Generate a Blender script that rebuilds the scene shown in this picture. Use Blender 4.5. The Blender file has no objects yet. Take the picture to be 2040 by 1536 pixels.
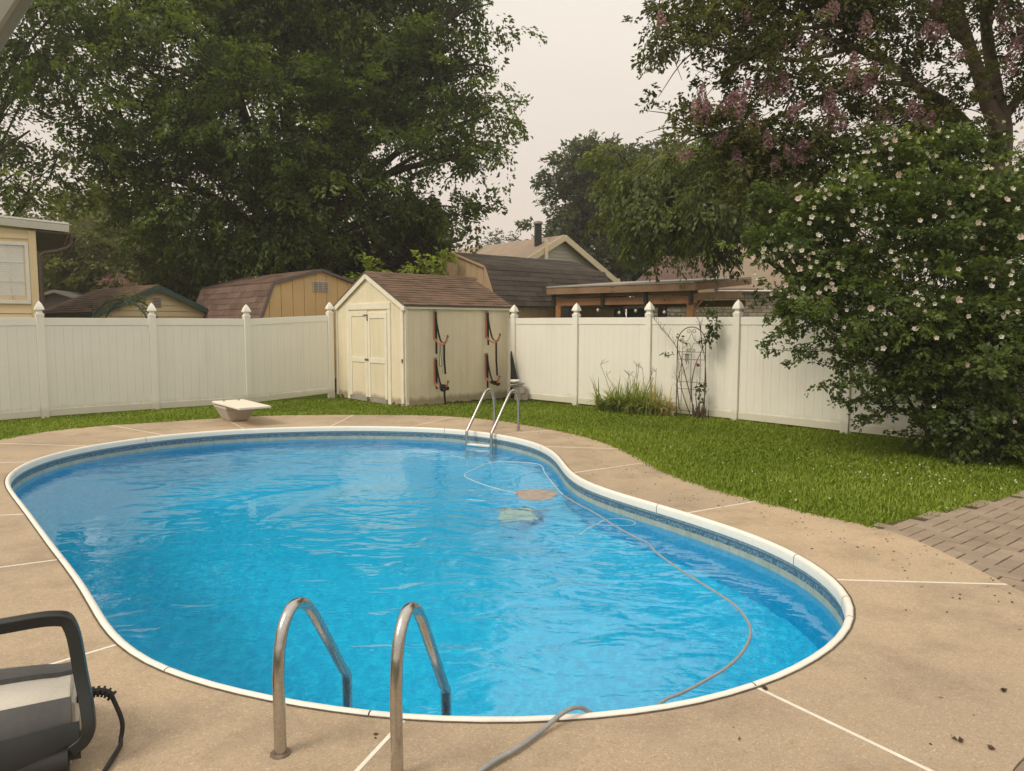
import bpy, math, random
import numpy as np
from mathutils import Vector, Matrix

# ------------------------------------------------------------------ camera, sky, sun, exposure
SC = bpy.context.scene
COL = SC.collection
random.seed(4)
RNG = np.random.default_rng(11)
cam = bpy.data.cameras.new('camera')
camo = bpy.data.objects.new('camera', cam)
COL.objects.link(camo)
cam.sensor_width = 36.0
cam.lens = 25.24
cam.clip_end = 2000.0
cam.clip_start = 0.05
camo.location = (0, 0, 1.71)
camo.rotation_euler = (math.radians(90 - 4.876), 0, 0)
SC.camera = camo

SUN_EL, SUN_AZ = math.radians(48), math.radians(235)      # soft sun behind the left shoulder, through smoke haze
world = bpy.data.worlds.new('World')
SC.world = world
world.use_nodes = True
nt = world.node_tree
nt.nodes.clear()
wo = nt.nodes.new('ShaderNodeOutputWorld')
sky = nt.nodes.new('ShaderNodeTexSky')
sky.sky_type = 'NISHITA'
sky.sun_disc = False
sky.sun_elevation = SUN_EL
sky.sun_rotation = SUN_AZ
sky.dust_density = 6.0
sky.air_density = 2.0
b1 = nt.nodes.new('ShaderNodeBackground')
b1.inputs['Strength'].default_value = 0.06
nt.links.new(sky.outputs[0], b1.inputs['Color'])
# even smoky overcast, brighter towards the zenith
tc = nt.nodes.new('ShaderNodeTexCoord')
sp = nt.nodes.new('ShaderNodeSeparateXYZ')
nt.links.new(tc.outputs['Generated'], sp.inputs[0])
rp = nt.nodes.new('ShaderNodeValToRGB')
e = rp.color_ramp.elements
e[0].position = 0.0
e[0].color = (0.70, 0.59, 0.505, 1)
e[1].position = 1.0
e[1].color = (1.10, 1.02, 0.91, 1)
m = e.new(0.22); m.color = (0.72, 0.635, 0.56, 1)
m = e.new(0.5); m.color = (0.86, 0.79, 0.70, 1)
cn = nt.nodes.new('ShaderNodeTexNoise')               # faint bands in the smoke layer
cn.inputs['Scale'].default_value = 2.2
cn.inputs['Detail'].default_value = 4.0
cm = nt.nodes.new('ShaderNodeMapping')
cm.inputs['Scale'].default_value = (1, 1, 3.5)
nt.links.new(tc.outputs['Generated'], cm.inputs[0])
nt.links.new(cm.outputs[0], cn.inputs['Vector'])
ca = nt.nodes.new('ShaderNodeMath')
ca.operation = 'MULTIPLY_ADD'
ca.inputs[1].default_value = 0.16
nt.links.new(cn.outputs['Fac'], ca.inputs[0])
cs = nt.nodes.new('ShaderNodeMath')
cs.operation = 'SUBTRACT'
cs.inputs[1].default_value = 0.08
nt.links.new(sp.outputs['Z'], cs.inputs[0])
nt.links.new(cs.outputs[0], ca.inputs[2])
nt.links.new(ca.outputs[0], rp.inputs['Fac'])
b2 = nt.nodes.new('ShaderNodeBackground')
b2.inputs['Strength'].default_value = 1.0
nt.links.new(rp.outputs[0], b2.inputs['Color'])
mx = nt.nodes.new('ShaderNodeMixShader')
mx.inputs[0].default_value = 0.88
nt.links.new(b1.outputs[0], mx.inputs[1])
nt.links.new(b2.outputs[0], mx.inputs[2])
nt.links.new(mx.outputs[0], wo.inputs['Surface'])

sun = bpy.data.lights.new('sun', 'SUN')
sun.energy = 1.45
sun.angle = math.radians(20)
sun.color = (1.0, 0.90, 0.74)
suno = bpy.data.objects.new('sun', sun)
COL.objects.link(suno)
sd = Vector((math.sin(SUN_AZ) * math.cos(SUN_EL), math.cos(SUN_AZ) * math.cos(SUN_EL), math.sin(SUN_EL)))
suno.rotation_euler = sd.to_track_quat('Z', 'Y').to_euler()
suno.location = (-6, -6, 20)

SC.view_settings.view_transform = 'Standard'
SC.view_settings.look = 'None'
SC.view_settings.exposure = 0.40
SC.view_settings.gamma = 1.0
SC.view_settings.use_curve_mapping = False
SC.render.engine = 'CYCLES'
SC.cycles.use_denoising = True
SC.cycles.max_bounces = 8
SC.cycles.diffuse_bounces = 4
SC.cycles.glossy_bounces = 4
SC.cycles.transmission_bounces = 6
SC.cycles.transparent_max_bounces = 12
SC.cycles.caustics_refractive = True
SC.cycles.caustics_reflective = False
SC.cycles.sample_clamp_indirect = 6.0

# ------------------------------------------------------------------ materials
def newmat(name):
    m = bpy.data.materials.new(name)
    m.use_nodes = True
    n = m.node_tree.nodes
    for x in list(n):
        if x.type != 'OUTPUT_MATERIAL':
            n.remove(x)
    return m, m.node_tree, n['Material Output'] if 'Material Output' in n else n[0]

def hexc(r, g, b):
    def f(c):
        c /= 255.0
        return c / 12.92 if c <= 0.04045 else ((c + 0.055) / 1.055) ** 2.4
    return (f(r), f(g), f(b), 1)

def link(t, a, b):
    t.links.new(a, b)

def pos_noise(t, scale, detail=3.0, stretch=None, rough=0.55):
    g = t.nodes.new('ShaderNodeNewGeometry')
    nz = t.nodes.new('ShaderNodeTexNoise')
    nz.inputs['Scale'].default_value = scale
    nz.inputs['Detail'].default_value = detail
    nz.inputs['Roughness'].default_value = rough
    if stretch:
        mp = t.nodes.new('ShaderNodeMapping')
        mp.inputs['Scale'].default_value = stretch
        link(t, g.outputs['Position'], mp.inputs[0])
        link(t, mp.outputs[0], nz.inputs['Vector'])
    else:
        link(t, g.outputs['Position'], nz.inputs['Vector'])
    return nz.outputs['Fac']

def ramp(t, fac, stops, interp='LINEAR'):
    r = t.nodes.new('ShaderNodeValToRGB')
    r.color_ramp.interpolation = interp
    el = r.color_ramp.elements
    while len(el) < len(stops):
        el.new(0.5)
    for k, (p, c) in enumerate(sorted(stops, key=lambda q: q[0])):
        el[k].position = p
        el[k].color = c if len(c) == 4 else (c[0], c[1], c[2], 1)
    link(t, fac, r.inputs[0])
    return r.outputs[0]

def mixc(t, fac, a, b, mode='MIX'):
    x = t.nodes.new('ShaderNodeMix')
    x.data_type = 'RGBA'
    x.blend_type = mode
    for v, s in ((fac, x.inputs[0]), (a, x.inputs[6]), (b, x.inputs[7])):
        if hasattr(v, 'is_output'):
            link(t, v, s)
        elif isinstance(v, (int, float)):
            s.default_value = v
        else:
            s.default_value = tuple(v) if len(v) == 4 else (*v, 1)
    return x.outputs[2]

def val(c, k):
    return (c[0] * k, c[1] * k, c[2] * k, 1)

def surf(name, col, rough=0.6, var=0.12, nscale=3.0, fine=40.0, fine_amt=0.06, bump=0.0, bump_scale=60.0, metallic=0.0,
         rand=0.0, spec=0.4, stretch=None, dirt=None, splash=None):
    """Painted, plastic, wooden or metal surface: base colour, broad and fine variation, optional per-piece variation and relief."""
    m, t, out = newmat(name)
    p = t.nodes.new('ShaderNodeBsdfPrincipled')
    p.inputs['Roughness'].default_value = rough
    p.inputs['Metallic'].default_value = metallic
    p.inputs['Specular IOR Level'].default_value = spec
    c = ramp(t, pos_noise(t, nscale, 4, stretch), [(0.3, val(col, 1 - var)), (0.7, val(col, 1 + var))])
    if fine_amt:
        f = ramp(t, pos_noise(t, fine, 2, stretch), [(0.3, (1 - fine_amt,) * 3), (0.7, (1 + fine_amt,) * 3)])
        c = mixc(t, 1.0, c, f, 'MULTIPLY')
    if rand:
        oi = t.nodes.new('ShaderNodeObjectInfo')
        rr = ramp(t, oi.outputs['Random'], [(0, (1 - rand,) * 3), (1, (1 + rand,) * 3)])
        c = mixc(t, 1.0, c, rr, 'MULTIPLY')
    if dirt:
        dcol, lo, hi, amt = dirt
        fac = ramp(t, pos_noise(t, 1.7, 6, dirt_stretch.get(name)), [(lo, (0, 0, 0)), (hi, (amt, amt, amt))])
        c = mixc(t, fac, c, dcol)
    if splash:
        # mud and algae splashed up from the soil, ragged upper edge
        gz = t.nodes.new('ShaderNodeNewGeometry')
        sz = t.nodes.new('ShaderNodeSeparateXYZ')
        link(t, gz.outputs['Position'], sz.inputs[0])
        ma = t.nodes.new('ShaderNodeMath')
        ma.operation = 'MULTIPLY_ADD'
        ma.inputs[1].default_value = -0.22
        link(t, pos_noise(t, 5.0, 6, (1, 1, .5), 0.7), ma.inputs[0])
        link(t, sz.outputs['Z'], ma.inputs[2])
        fz = ramp(t, ma.outputs[0], [(0.0, (splash[1],) * 3), (0.09, (0, 0, 0))])
        c = mixc(t, fz, c, splash[0])
    link(t, c, p.inputs['Base Color'])
    if bump:
        b = t.nodes.new('ShaderNodeBump')
        b.inputs['Strength'].default_value = bump
        b.inputs['Distance'].default_value = 0.01
        link(t, pos_noise(t, bump_scale, 3, stretch), b.inputs['Height'])
        link(t, b.outputs[0], p.inputs['Normal'])
    link(t, p.outputs[0], out.inputs['Surface'])
    return m
dirt_stretch = {'fence_vinyl': (1, 1, .25), 'shed_paint': (1.5, 1.5, .3)}

def leafmat(name, dark, mid, light, trans=0.35, gloss=0.25):
    """Leaves: tone from the leaf's own 'tint' attribute, part of the light passing through the blade."""
    m, t, out = newmat(name)
    a = t.nodes.new('ShaderNodeAttribute')
    a.attribute_name = 'tint'
    c = ramp(t, a.outputs['Fac'], [(0, dark), (0.5, mid), (1, light)])
    d = t.nodes.new('ShaderNodeBsdfDiffuse')
    tr = t.nodes.new('ShaderNodeBsdfTranslucent')
    link(t, c, d.inputs[0])
    tcol = mixc(t, 1.0, c, (1.25, 1.3, 0.6, 1), 'MULTIPLY')
    link(t, tcol, tr.inputs[0])
    ms = t.nodes.new('ShaderNodeMixShader')
    ms.inputs[0].default_value = trans
    link(t, d.outputs[0], ms.inputs[1])
    link(t, tr.outputs[0], ms.inputs[2])
    gl = t.nodes.new('ShaderNodeBsdfGlossy')
    gl.inputs['Roughness'].default_value = 0.45
    ms2 = t.nodes.new('ShaderNodeMixShader')
    ms2.inputs[0].default_value = 0.10 * gloss
    link(t, ms.outputs[0], ms2.inputs[1])
    link(t, gl.outputs[0], ms2.inputs[2])
    link(t, ms2.outputs[0], out.inputs['Surface'])
    return m

M = {}
M['fence'] = surf('fence_vinyl', (0.84, 0.82, 0.74), 0.45, 0.02, 1.2, 30, 0.015, rand=0.012, splash=((0.44, 0.40, 0.25, 1), 0.40), dirt=((0.52, 0.47, 0.36, 1), 0.58, 0.8, 0.25))
M['shed'] = surf('shed_paint', (0.77, 0.69, 0.505), 0.65, 0.04, 2.5, 50, 0.04, bump=0.25, bump_scale=90, rand=0.02, splash=((0.24, 0.19, 0.11, 1), 0.7), dirt=((0.50, 0.42, 0.28, 1), 0.55, 0.8, 0.35))
M['shed_trim'] = surf('shed_trim', (0.80, 0.75, 0.61), 0.6, 0.05, 4, 50, 0.05)
M['rust'] = surf('rusty_metal', (0.22, 0.17, 0.13), 0.6, 0.3, 20, 80, 0.2, metallic=0.5)
M['rot'] = surf('rotten_wood', (0.10, 0.075, 0.05), 0.9, 0.4, 20, 90, 0.3)
M['shingle_brown'] = surf('brown_shingle', (0.150, 0.095, 0.062), 0.9, 0.18, 3, 160, 0.22, bump=0.5, bump_scale=250, rand=0.20)
M['shingle_grey'] = surf('charcoal_shingle', (0.082, 0.066, 0.055), 0.9, 0.15, 2, 150, 0.2, bump=0.5, bump_scale=250, rand=0.22)
M['shingle_red'] = surf('russet_shingle', (0.155, 0.098, 0.076), 0.9, 0.2, 1.5, 150, 0.2, bump=0.5, bump_scale=250, rand=0.22)
M['shingle_tan'] = surf('tan_shingle', (0.26, 0.20, 0.145), 0.9, 0.1, 2, 60, 0.12, rand=0.1)
M['siding_tan'] = surf('tan_panel', (0.40, 0.285, 0.175), 0.7, 0.06, 2, 40, 0.05, rand=0.03)
M['siding_orange'] = surf('apricot_panel', (0.66, 0.46, 0.22), 0.7, 0.06, 2, 40, 0.05, rand=0.03)
M['siding_yellow'] = surf('yellow_vinyl', (0.76, 0.61, 0.37), 0.55, 0.04, 2, 40, 0.03, rand=0.02)
M['siding_cream'] = surf('cream_vinyl', (0.60, 0.50, 0.30), 0.55, 0.04, 2, 40, 0.03, rand=0.03)
M['siding_grey'] = surf('grey_vinyl', (0.44, 0.42, 0.35), 0.55, 0.04, 2, 40, 0.03, rand=0.03)
M['green_trim'] = surf('green_trim', (0.045, 0.085, 0.075), 0.5, 0.1)
M['cream_trim'] = surf('cream_trim', (0.72, 0.61, 0.42), 0.5, 0.05)
M['grey_paint'] = surf('grey_paint', (0.14, 0.125, 0.115), 0.7, 0.1)
M['brown_metal'] = surf('brown_gutter', (0.085, 0.06, 0.05), 0.45, 0.1)
M['white_pvc'] = surf('white_plastic', (0.78, 0.75, 0.68), 0.4, 0.03)
M['board'] = surf('diving_board', (0.80, 0.74, 0.62), 0.6, 0.03, 4, 120, 0.06, bump=0.3, bump_scale=300)
M['base_grey'] = surf('moulded_base', (0.46, 0.41, 0.36), 0.7, 0.06, 6, 80, 0.05)
M['coping'] = surf('coping_white', (0.80, 0.775, 0.70), 0.4, 0.03, 6, 60, 0.04, dirt=((0.35, 0.30, 0.22, 1), 0.62, 0.85, 0.4))
M['cedar'] = surf('cedar_beam', (0.30, 0.150, 0.062), 0.6, 0.18, 3, 30, 0.15, rand=0.08)
M['cedar_face'] = surf('cedar_fascia', (0.25, 0.155, 0.088), 0.65, 0.2, 2, 30, 0.15)
M['black_metal'] = surf('black_metal', (0.02, 0.019, 0.018), 0.5, 0.2)
M['dark_plastic'] = surf('dark_plastic', (0.022, 0.024, 0.023), 0.32, 0.15, 6, 200, 0.1, bump=0.15, bump_scale=500)
M['grey_plastic'] = surf('grey_plastic', (0.58, 0.54, 0.47), 0.42, 0.06, 6, 100, 0.05)
M['charcoal_band'] = surf('charcoal_band', (0.075, 0.075, 0.073), 0.55, 0.1)
M['mid_grey'] = surf('taupe_plastic', (0.25, 0.225, 0.20), 0.5, 0.08)
M['rubber'] = surf('black_rubber', (0.018, 0.017, 0.016), 0.6, 0.1)
M['hose'] = surf('hose_vinyl', (0.275, 0.285, 0.285), 0.5, 0.12, 15, 120, 0.1)
M['cord'] = surf('pale_cord', (0.46, 0.52, 0.52), 0.5, 0.1)
M['red_net'] = surf('red_net', (0.62, 0.26, 0.21), 0.7, 0.2, 12, 120, 0.2)
M['orange'] = surf('orange_rack', (0.52, 0.20, 0.11), 0.5, 0.15, 12, 80, 0.08)
M['strap'] = surf('black_strap', (0.016, 0.013, 0.011), 0.8, 0.2)
M['bark'] = surf('bark', (0.055, 0.042, 0.032), 0.95, 0.3, 4, 30, 0.3, bump=0.8, bump_scale=25, stretch=(1, 1, .3))
M['bark_pale'] = surf('smooth_bark', (0.15, 0.115, 0.085), 0.8, 0.28, 3, 20, 0.15, bump=0.3, bump_scale=20, stretch=(1, 1, .35))
M['cane'] = surf('cane', (0.085, 0.058, 0.040), 0.8, 0.3, 12)
M['iron'] = surf('garden_iron', (0.06, 0.048, 0.04), 0.6, 0.2)
M['soil'] = surf('soil', (0.06, 0.045, 0.03), 1.0, 0.3, 6, 60, 0.3)
M['block'] = surf('concrete_block', (0.33, 0.30, 0.26), 0.9, 0.1, 5, 90, 0.15)
M['tarp'] = surf('black_tarp', (0.016, 0.018, 0.016), 0.7, 0.2, 8, bump=0.6, bump_scale=10)
M['bulb'] = surf('bulb_glass', (0.62, 0.58, 0.50), 0.15, 0.03)
M['blue_cloth'] = surf('blue_grey_cover', (0.045, 0.065, 0.075), 0.7, 0.15, 6)
M['pale_cloth'] = surf('pale_canvas', (0.55, 0.47, 0.45), 0.8, 0.08)
M['purple_cloth'] = surf('folded_canvas', (0.16, 0.13, 0.13), 0.85, 0.2, 6)
M['house_fascia'] = surf('house_fascia', (0.52, 0.50, 0.43), 0.5, 0.04)
M['strip'] = surf('joint_strip', (0.76, 0.72, 0.63), 0.5, 0.05, 8, 60, 0.06, dirt=((0.40, 0.32, 0.23, 1), 0.52, 0.75, 0.5))
M['awning'] = surf('awning_frame', (0.25, 0.24, 0.19), 0.5, 0.03)
M['awning_cloth'] = surf('awning_cloth', (0.02, 0.012, 0.009), 0.9, 0.1)
M['litter'] = surf('dry_leaves', (0.075, 0.05, 0.03), 0.9, 0.4, 20)
M['clover'] = surf('clover_white', (0.62, 0.60, 0.48), 0.8, 0.05)
M['blind'] = surf('window_blind', (0.84, 0.84, 0.76), 0.6, 0.04)
M['vent'] = surf('vent_white', (0.52, 0.47, 0.40), 0.6, 0.06)
M['rose_red'] = surf('rose_red', (0.35, 0.09, 0.07), 0.6, 0.1)

M['maple'] = leafmat('maple_leaf', (0.052, 0.082, 0.015), (0.112, 0.164, 0.027), (0.25, 0.30, 0.048), 0.45)  # lightest stop raised to paint lit outer leaves
M['understory'] = leafmat('understory_leaf', (0.045, 0.052, 0.018), (0.09, 0.10, 0.033), (0.15, 0.155, 0.05), .4)
M['light_leaf'] = leafmat('pale_leaf', (0.11, 0.125, 0.035), (0.17, 0.185, 0.052), (0.23, 0.24, 0.08), 0.4)
M['conifer'] = leafmat('conifer_needle', (0.045, 0.062, 0.030), (0.08, 0.105, 0.046), (0.125, 0.150, 0.065), 0.35)
M['hazy'] = leafmat('far_leaf', (0.05, 0.065, 0.045), (0.075, 0.095, 0.066), (0.10, 0.12, 0.08), 0.25)
M['lime'] = leafmat('sapling_leaf', (0.20, 0.26, 0.04), (0.32, 0.40, 0.06), (0.42, 0.48, 0.10), 0.45)
M['droop'] = leafmat('droop_leaf', (0.066, 0.092, 0.022), (0.135, 0.172, 0.038), (0.225, 0.255, 0.062), 0.45)
M['crepe'] = leafmat('crepe_leaf', (0.055, 0.064, 0.020), (0.105, 0.118, 0.034), (0.185, 0.18, 0.055), 0.45)
M['hibiscus'] = leafmat('hibiscus_leaf', (0.052, 0.084, 0.022), (0.12, 0.172, 0.042), (0.23, 0.28, 0.075), 0.45)
M['vine'] = leafmat('vine_leaf', (0.09, 0.12, 0.03), (0.18, 0.21, 0.055), (0.28, 0.27, 0.08), .45)
M['rose_leaf'] = leafmat('rose_leaf', (0.05, 0.07, 0.032), (0.085, 0.11, 0.05), (0.13, 0.155, 0.07), .4)
M['lily'] = leafmat('daylily_leaf', (0.16, 0.21, 0.042), (0.33, 0.40, 0.095), (0.50, 0.40, 0.22), .45)
M['pink'] = leafmat('crepe_bloom', (0.25, 0.13, 0.17), (0.37, 0.215, 0.27), (0.50, 0.33, 0.38), 0.45)
M['bloom'] = leafmat('hibiscus_bloom', (0.70, 0.62, 0.58), (0.82, 0.79, 0.73), (0.86, 0.85, 0.79), 0.4)
M['bloom_pink'] = leafmat('hibiscus_bloom_pink', (0.60, 0.42, 0.41), (0.74, 0.60, 0.57), (0.80, 0.70, 0.66), 0.4)
M['grass'] = leafmat('grass_blade', (0.115, 0.160, 0.014), (0.22, 0.30, 0.026), (0.36, 0.42, 0.075), 0.4, 0.2)

def deck_material():
    m, t, out = newmat('exposed_concrete')
    p = t.nodes.new('ShaderNodeBsdfPrincipled')
    p.inputs['Roughness'].default_value = 0.85
    p.inputs['Specular IOR Level'].default_value = 0.25
    c = ramp(t, pos_noise(t, 0.55, 5), [(0.34, (0.375, 0.298, 0.214)), (0.5, (0.425, 0.335, 0.236)), (0.68, (0.475, 0.372, 0.258))])
    st = ramp(t, pos_noise(t, 1.6, 7, None, 0.7), [(0.36, (0.80, 0.80, 0.80)), (0.52, (1, 1, 1)), (0.75, (1.06, 1.05, 1.02))])
    c = mixc(t, 1.0, c, st, 'MULTIPLY')
    g = t.nodes.new('ShaderNodeNewGeometry')
    v = t.nodes.new('ShaderNodeTexVoronoi')
    v.inputs['Scale'].default_value = 150
    link(t, g.outputs['Position'], v.inputs['Vector'])
    sp = t.nodes.new('ShaderNodeSeparateColor')
    link(t, v.outputs['Color'], sp.inputs[0])
    ag = ramp(t, sp.outputs[0], [(0, (0.80, 0.78, 0.76)), (0.25, (0.97, 0.96, 0.95)), (0.8, (1.02, 1.01, 1)), (0.94, (1.10, 1.10, 1.08)), (1.0, (1.32, 1.32, 1.28))])
    c = mixc(t, 1.0, c, ag, 'MULTIPLY')
    f = ramp(t, pos_noise(t, 330, 2), [(0.3, (0.93,) * 3), (0.7, (1.07,) * 3)])
    c = mixc(t, 1.0, c, f, 'MULTIPLY')
    pit = ramp(t, pos_noise(t, 26, 3), [(0.0, (1, 1, 1)), (0.72, (1, 1, 1)), (0.79, (0.75, 0.72, 0.68))])
    c = mixc(t, 1.0, c, pit, 'MULTIPLY')
    oi = t.nodes.new('ShaderNodeObjectInfo')
    c = mixc(t, 1.0, c, ramp(t, oi.outputs['Random'], [(0, (0.95, 0.95, 0.96)), (1, (1.05, 1.045, 1.03))]), 'MULTIPLY')
    damp = ramp(t, pos_noise(t, 0.9, 8, (1, 1.6, 1), 0.75), [(0.60, (1, 1, 1)), (0.72, (0.86, 0.85, 0.84))])
    c = mixc(t, 1.0, c, damp, 'MULTIPLY')
    link(t, c, p.inputs['Base Color'])
    b = t.nodes.new('ShaderNodeBump')
    b.inputs['Strength'].default_value = 0.35
    b.inputs['Distance'].default_value = 0.004
    link(t, pos_noise(t, 240, 3), b.inputs['Height'])
    link(t, b.outputs[0], p.inputs['Normal'])
    link(t, p.outputs[0], out.inputs['Surface'])
    return m
M['deck'] = deck_material()

def lawn_material():
    m, t, out = newmat('lawn_soil')
    p = t.nodes.new('ShaderNodeBsdfPrincipled')
    p.inputs['Roughness'].default_value = 1.0
    p.inputs['Specular IOR Level'].default_value = 0.0
    c = ramp(t, pos_noise(t, 2.0, 6), [(0.35, (0.055, 0.080, 0.012)), (0.6, (0.085, 0.115, 0.018)), (0.75, (0.09, 0.085, 0.035))])
    link(t, c, p.inputs['Base Color'])
    link(t, p.outputs[0], out.inputs['Surface'])
    return m
M['lawn'] = lawn_material()
M['paver'] = surf('paver_stone', (0.30, 0.235, 0.175), 0.85, 0.12, 3, 150, 0.14, bump=0.4, bump_scale=200, rand=0.10, dirt=((0.16, 0.125, 0.085, 1), 0.5, 0.75, 0.5))
M['bedding'] = surf('paver_bedding', (0.075, 0.055, 0.035), 1.0, 0.3, 8, 120, 0.3)

def steel_material():
    m, t, out = newmat('brushed_stainless')
    p = t.nodes.new('ShaderNodeBsdfPrincipled')
    p.inputs['Metallic'].default_value = 1.0
    c = ramp(t, pos_noise(t, 60, 5), [(0.3, (0.46, 0.445, 0.42)), (0.68, (0.55, 0.53, 0.505)), (0.78, (0.38, 0.335, 0.29))])
    link(t, c, p.inputs['Base Color'])
    r = ramp(t, pos_noise(t, 25, 3), [(0.3, (0.19,) * 3), (0.7, (0.30,) * 3)])
    link(t, r, p.inputs['Roughness'])
    link(t, p.outputs[0], out.inputs['Surface'])
    return m
M['steel'] = steel_material()

def liner_material():
    """Printed vinyl liner: dark mosaic border, pale tile band, blue pebble print below the waterline."""
    m, t, out = newmat('liner_print')
    p = t.nodes.new('ShaderNodeBsdfPrincipled')
    p.inputs['Roughness'].default_value = 0.5
    uv = t.nodes.new('ShaderNodeUVMap')
    uv.uv_map = 'UVMap'
    s = t.nodes.new('ShaderNodeSeparateXYZ')
    link(t, uv.outputs[0], s.inputs[0])
    # v runs 0 (top, 5 cm under the deck) to 1 (60 cm lower)
    mosaic = t.nodes.new('ShaderNodeTexVoronoi')
    mosaic.inputs['Scale'].default_value = 1.0
    mp = t.nodes.new('ShaderNodeMapping')
    mp.inputs['Scale'].default_value = (70, 45, 1)
    link(t, uv.outputs[0], mp.inputs[0])
    link(t, mp.outputs[0], mosaic.inputs['Vector'])
    sc = t.nodes.new('ShaderNodeSeparateColor')
    link(t, mosaic.outputs['Color'], sc.inputs[0])
    mos = ramp(t, sc.outputs[0], [(0, (0.03, 0.075, 0.13)), (0.5, (0.075, 0.16, 0.23)), (1, (0.19, 0.30, 0.36))])
    band2 = ramp(t, sc.outputs[1], [(0, (0.12, 0.21, 0.27)), (1, (0.24, 0.34, 0.38))])
    tile = ramp(t, pos_noise(t, 9, 4), [(0.3, (0.30, 0.34, 0.29)), (0.7, (0.43, 0.46, 0.40))])
    wv = t.nodes.new('ShaderNodeMath')
    wv.operation = 'PINGPONG'
    wv.inputs[1].default_value = 0.0575
    link(t, s.outputs[0], wv.inputs[0])
    gl = ramp(t, wv.outputs[0], [(0, (0.74, 0.77, 0.77)), (0.0025, (0.8, 0.83, 0.83)), (0.0045, (1, 1, 1))])
    tile = mixc(t, 1.0, tile, gl, 'MULTIPLY')
    blue = ramp(t, pos_noise(t, 28, 4, None, 0.7), [(0.32, (0.000, 0.26, 0.52)), (0.55, (0.002, 0.36, 0.63)), (0.72, (0.03, 0.50, 0.75))])
    k1 = ramp(t, s.outputs[1], [(0, (0, 0, 0)), (0.075, (1, 1, 1))], 'CONSTANT')     # band of small squares
    k2 = ramp(t, s.outputs[1], [(0, (0, 0, 0)), (0.095, (1, 1, 1))], 'CONSTANT')
    k3 = ramp(t, s.outputs[1], [(0, (0, 0, 0)), (0.17, (1, 1, 1))], 'CONSTANT')
    k4 = ramp(t, s.outputs[1], [(0, (0, 0, 0)), (0.27, (1, 1, 1))], 'LINEAR')
    k4 = ramp(t, s.outputs[1], [(0.245, (0, 0, 0)), (0.30, (1, 1, 1))], 'LINEAR')
    c = mixc(t, k1, band2, (0.05, 0.11, 0.17))
    c = mixc(t, k2, c, mos)
    c = mixc(t, k3, c, tile)
    c = mixc(t, k4, c, blue)
    link(t, c, p.inputs['Base Color'])
    link(t, p.outputs[0], out.inputs['Surface'])
    return m
M['liner'] = liner_material()

def floor_material():
    m, t, out = newmat('liner_floor')
    p = t.nodes.new('ShaderNodeBsdfPrincipled')
    p.inputs['Roughness'].default_value = 0.6
    c = ramp(t, pos_noise(t, 17, 6, None, 0.8), [(0.30, (0.000, 0.29, 0.54)), (0.50, (0.000, 0.43, 0.71)), (0.68, (0.03, 0.63, 0.86))])
    link(t, c, p.inputs['Base Color'])
    link(t, p.outputs[0], out.inputs['Surface'])
    return m
M['liner_floor'] = floor_material()

def water_material():
    m, t, out = newmat('pool_water')
    gl = t.nodes.new('ShaderNodeBsdfGlossy')
    gl.inputs['Roughness'].default_value = 0.0
    tr = t.nodes.new('ShaderNodeBsdfTransparent')
    tr.inputs[0].default_value = (0.72, 0.96, 1.0, 1)
    fr = t.nodes.new('ShaderNodeFresnel')
    fr.inputs[0].default_value = 1.85
    ms = t.nodes.new('ShaderNodeMixShader')
    g = t.nodes.new('ShaderNodeNewGeometry')
    def nz(scale, detail, stretch=(1, 1, 1), rot=0):
        mp = t.nodes.new('ShaderNodeMapping')
        mp.inputs['Scale'].default_value = stretch
        mp.inputs['Rotation'].default_value = (0, 0, rot)
        link(t, g.outputs['Position'], mp.inputs[0])
        n = t.nodes.new('ShaderNodeTexNoise')
        n.inputs['Scale'].default_value = scale
        n.inputs['Detail'].default_value = detail
        n.inputs['Distortion'].default_value = 0.6
        link(t, mp.outputs[0], n.inputs['Vector'])
        return n.outputs['Fac']
    big = nz(2.6, 2, (0.75, 1.2, 1), 0.25)
    small = nz(9.0, 3, (0.7, 1.3, 1), -0.1)
    calm = ramp(t, nz(0.28, 1), [(0.40, (0.12,) * 3), (0.60, (1,) * 3)])
    ad = t.nodes.new('ShaderNodeMath'); ad.operation = 'MULTIPLY_ADD'
    ad.inputs[1].default_value = 0.13
    link(t, small, ad.inputs[0]); link(t, big, ad.inputs[2])
    mu = t.nodes.new('ShaderNodeMath'); mu.operation = 'MULTIPLY'
    link(t, ad.outputs[0], mu.inputs[0]); link(t, calm, mu.inputs[1])
    b = t.nodes.new('ShaderNodeBump')
    b.inputs['Strength'].default_value = 1.0
    b.inputs['Distance'].default_value = 0.055
    link(t, mu.outputs[0], b.inputs['Height'])
    link(t, b.outputs[0], gl.inputs['Normal'])
    link(t, b.outputs[0], fr.inputs['Normal'])
    link(t, fr.outputs[0], ms.inputs[0])
    rf = t.nodes.new('ShaderNodeBsdfRefraction')
    rf.inputs['IOR'].default_value = 1.333
    rf.inputs['Roughness'].default_value = 0.0
    rf.inputs['Color'].default_value = (0.72, 0.96, 1.0, 1)
    link(t, b.outputs[0], rf.inputs['Normal'])
    m3 = t.nodes.new('ShaderNodeMixShader')
    m3.inputs[0].default_value = 1.0
    link(t, tr.outputs[0], m3.inputs[1])
    link(t, rf.outputs[0], m3.inputs[2])
    link(t, m3.outputs[0], ms.inputs[1])
    link(t, gl.outputs[0], ms.inputs[2])
    # from below, light simply passes the surface
    m4 = t.nodes.new('ShaderNodeMixShader')
    link(t, g.outputs['Backfacing'], m4.inputs[0])
    link(t, ms.outputs[0], m4.inputs[1])
    link(t, tr.outputs[0], m4.inputs[2])
    link(t, m4.outputs[0], out.inputs['Surface'])
    return m
M['water'] = water_material()

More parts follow.
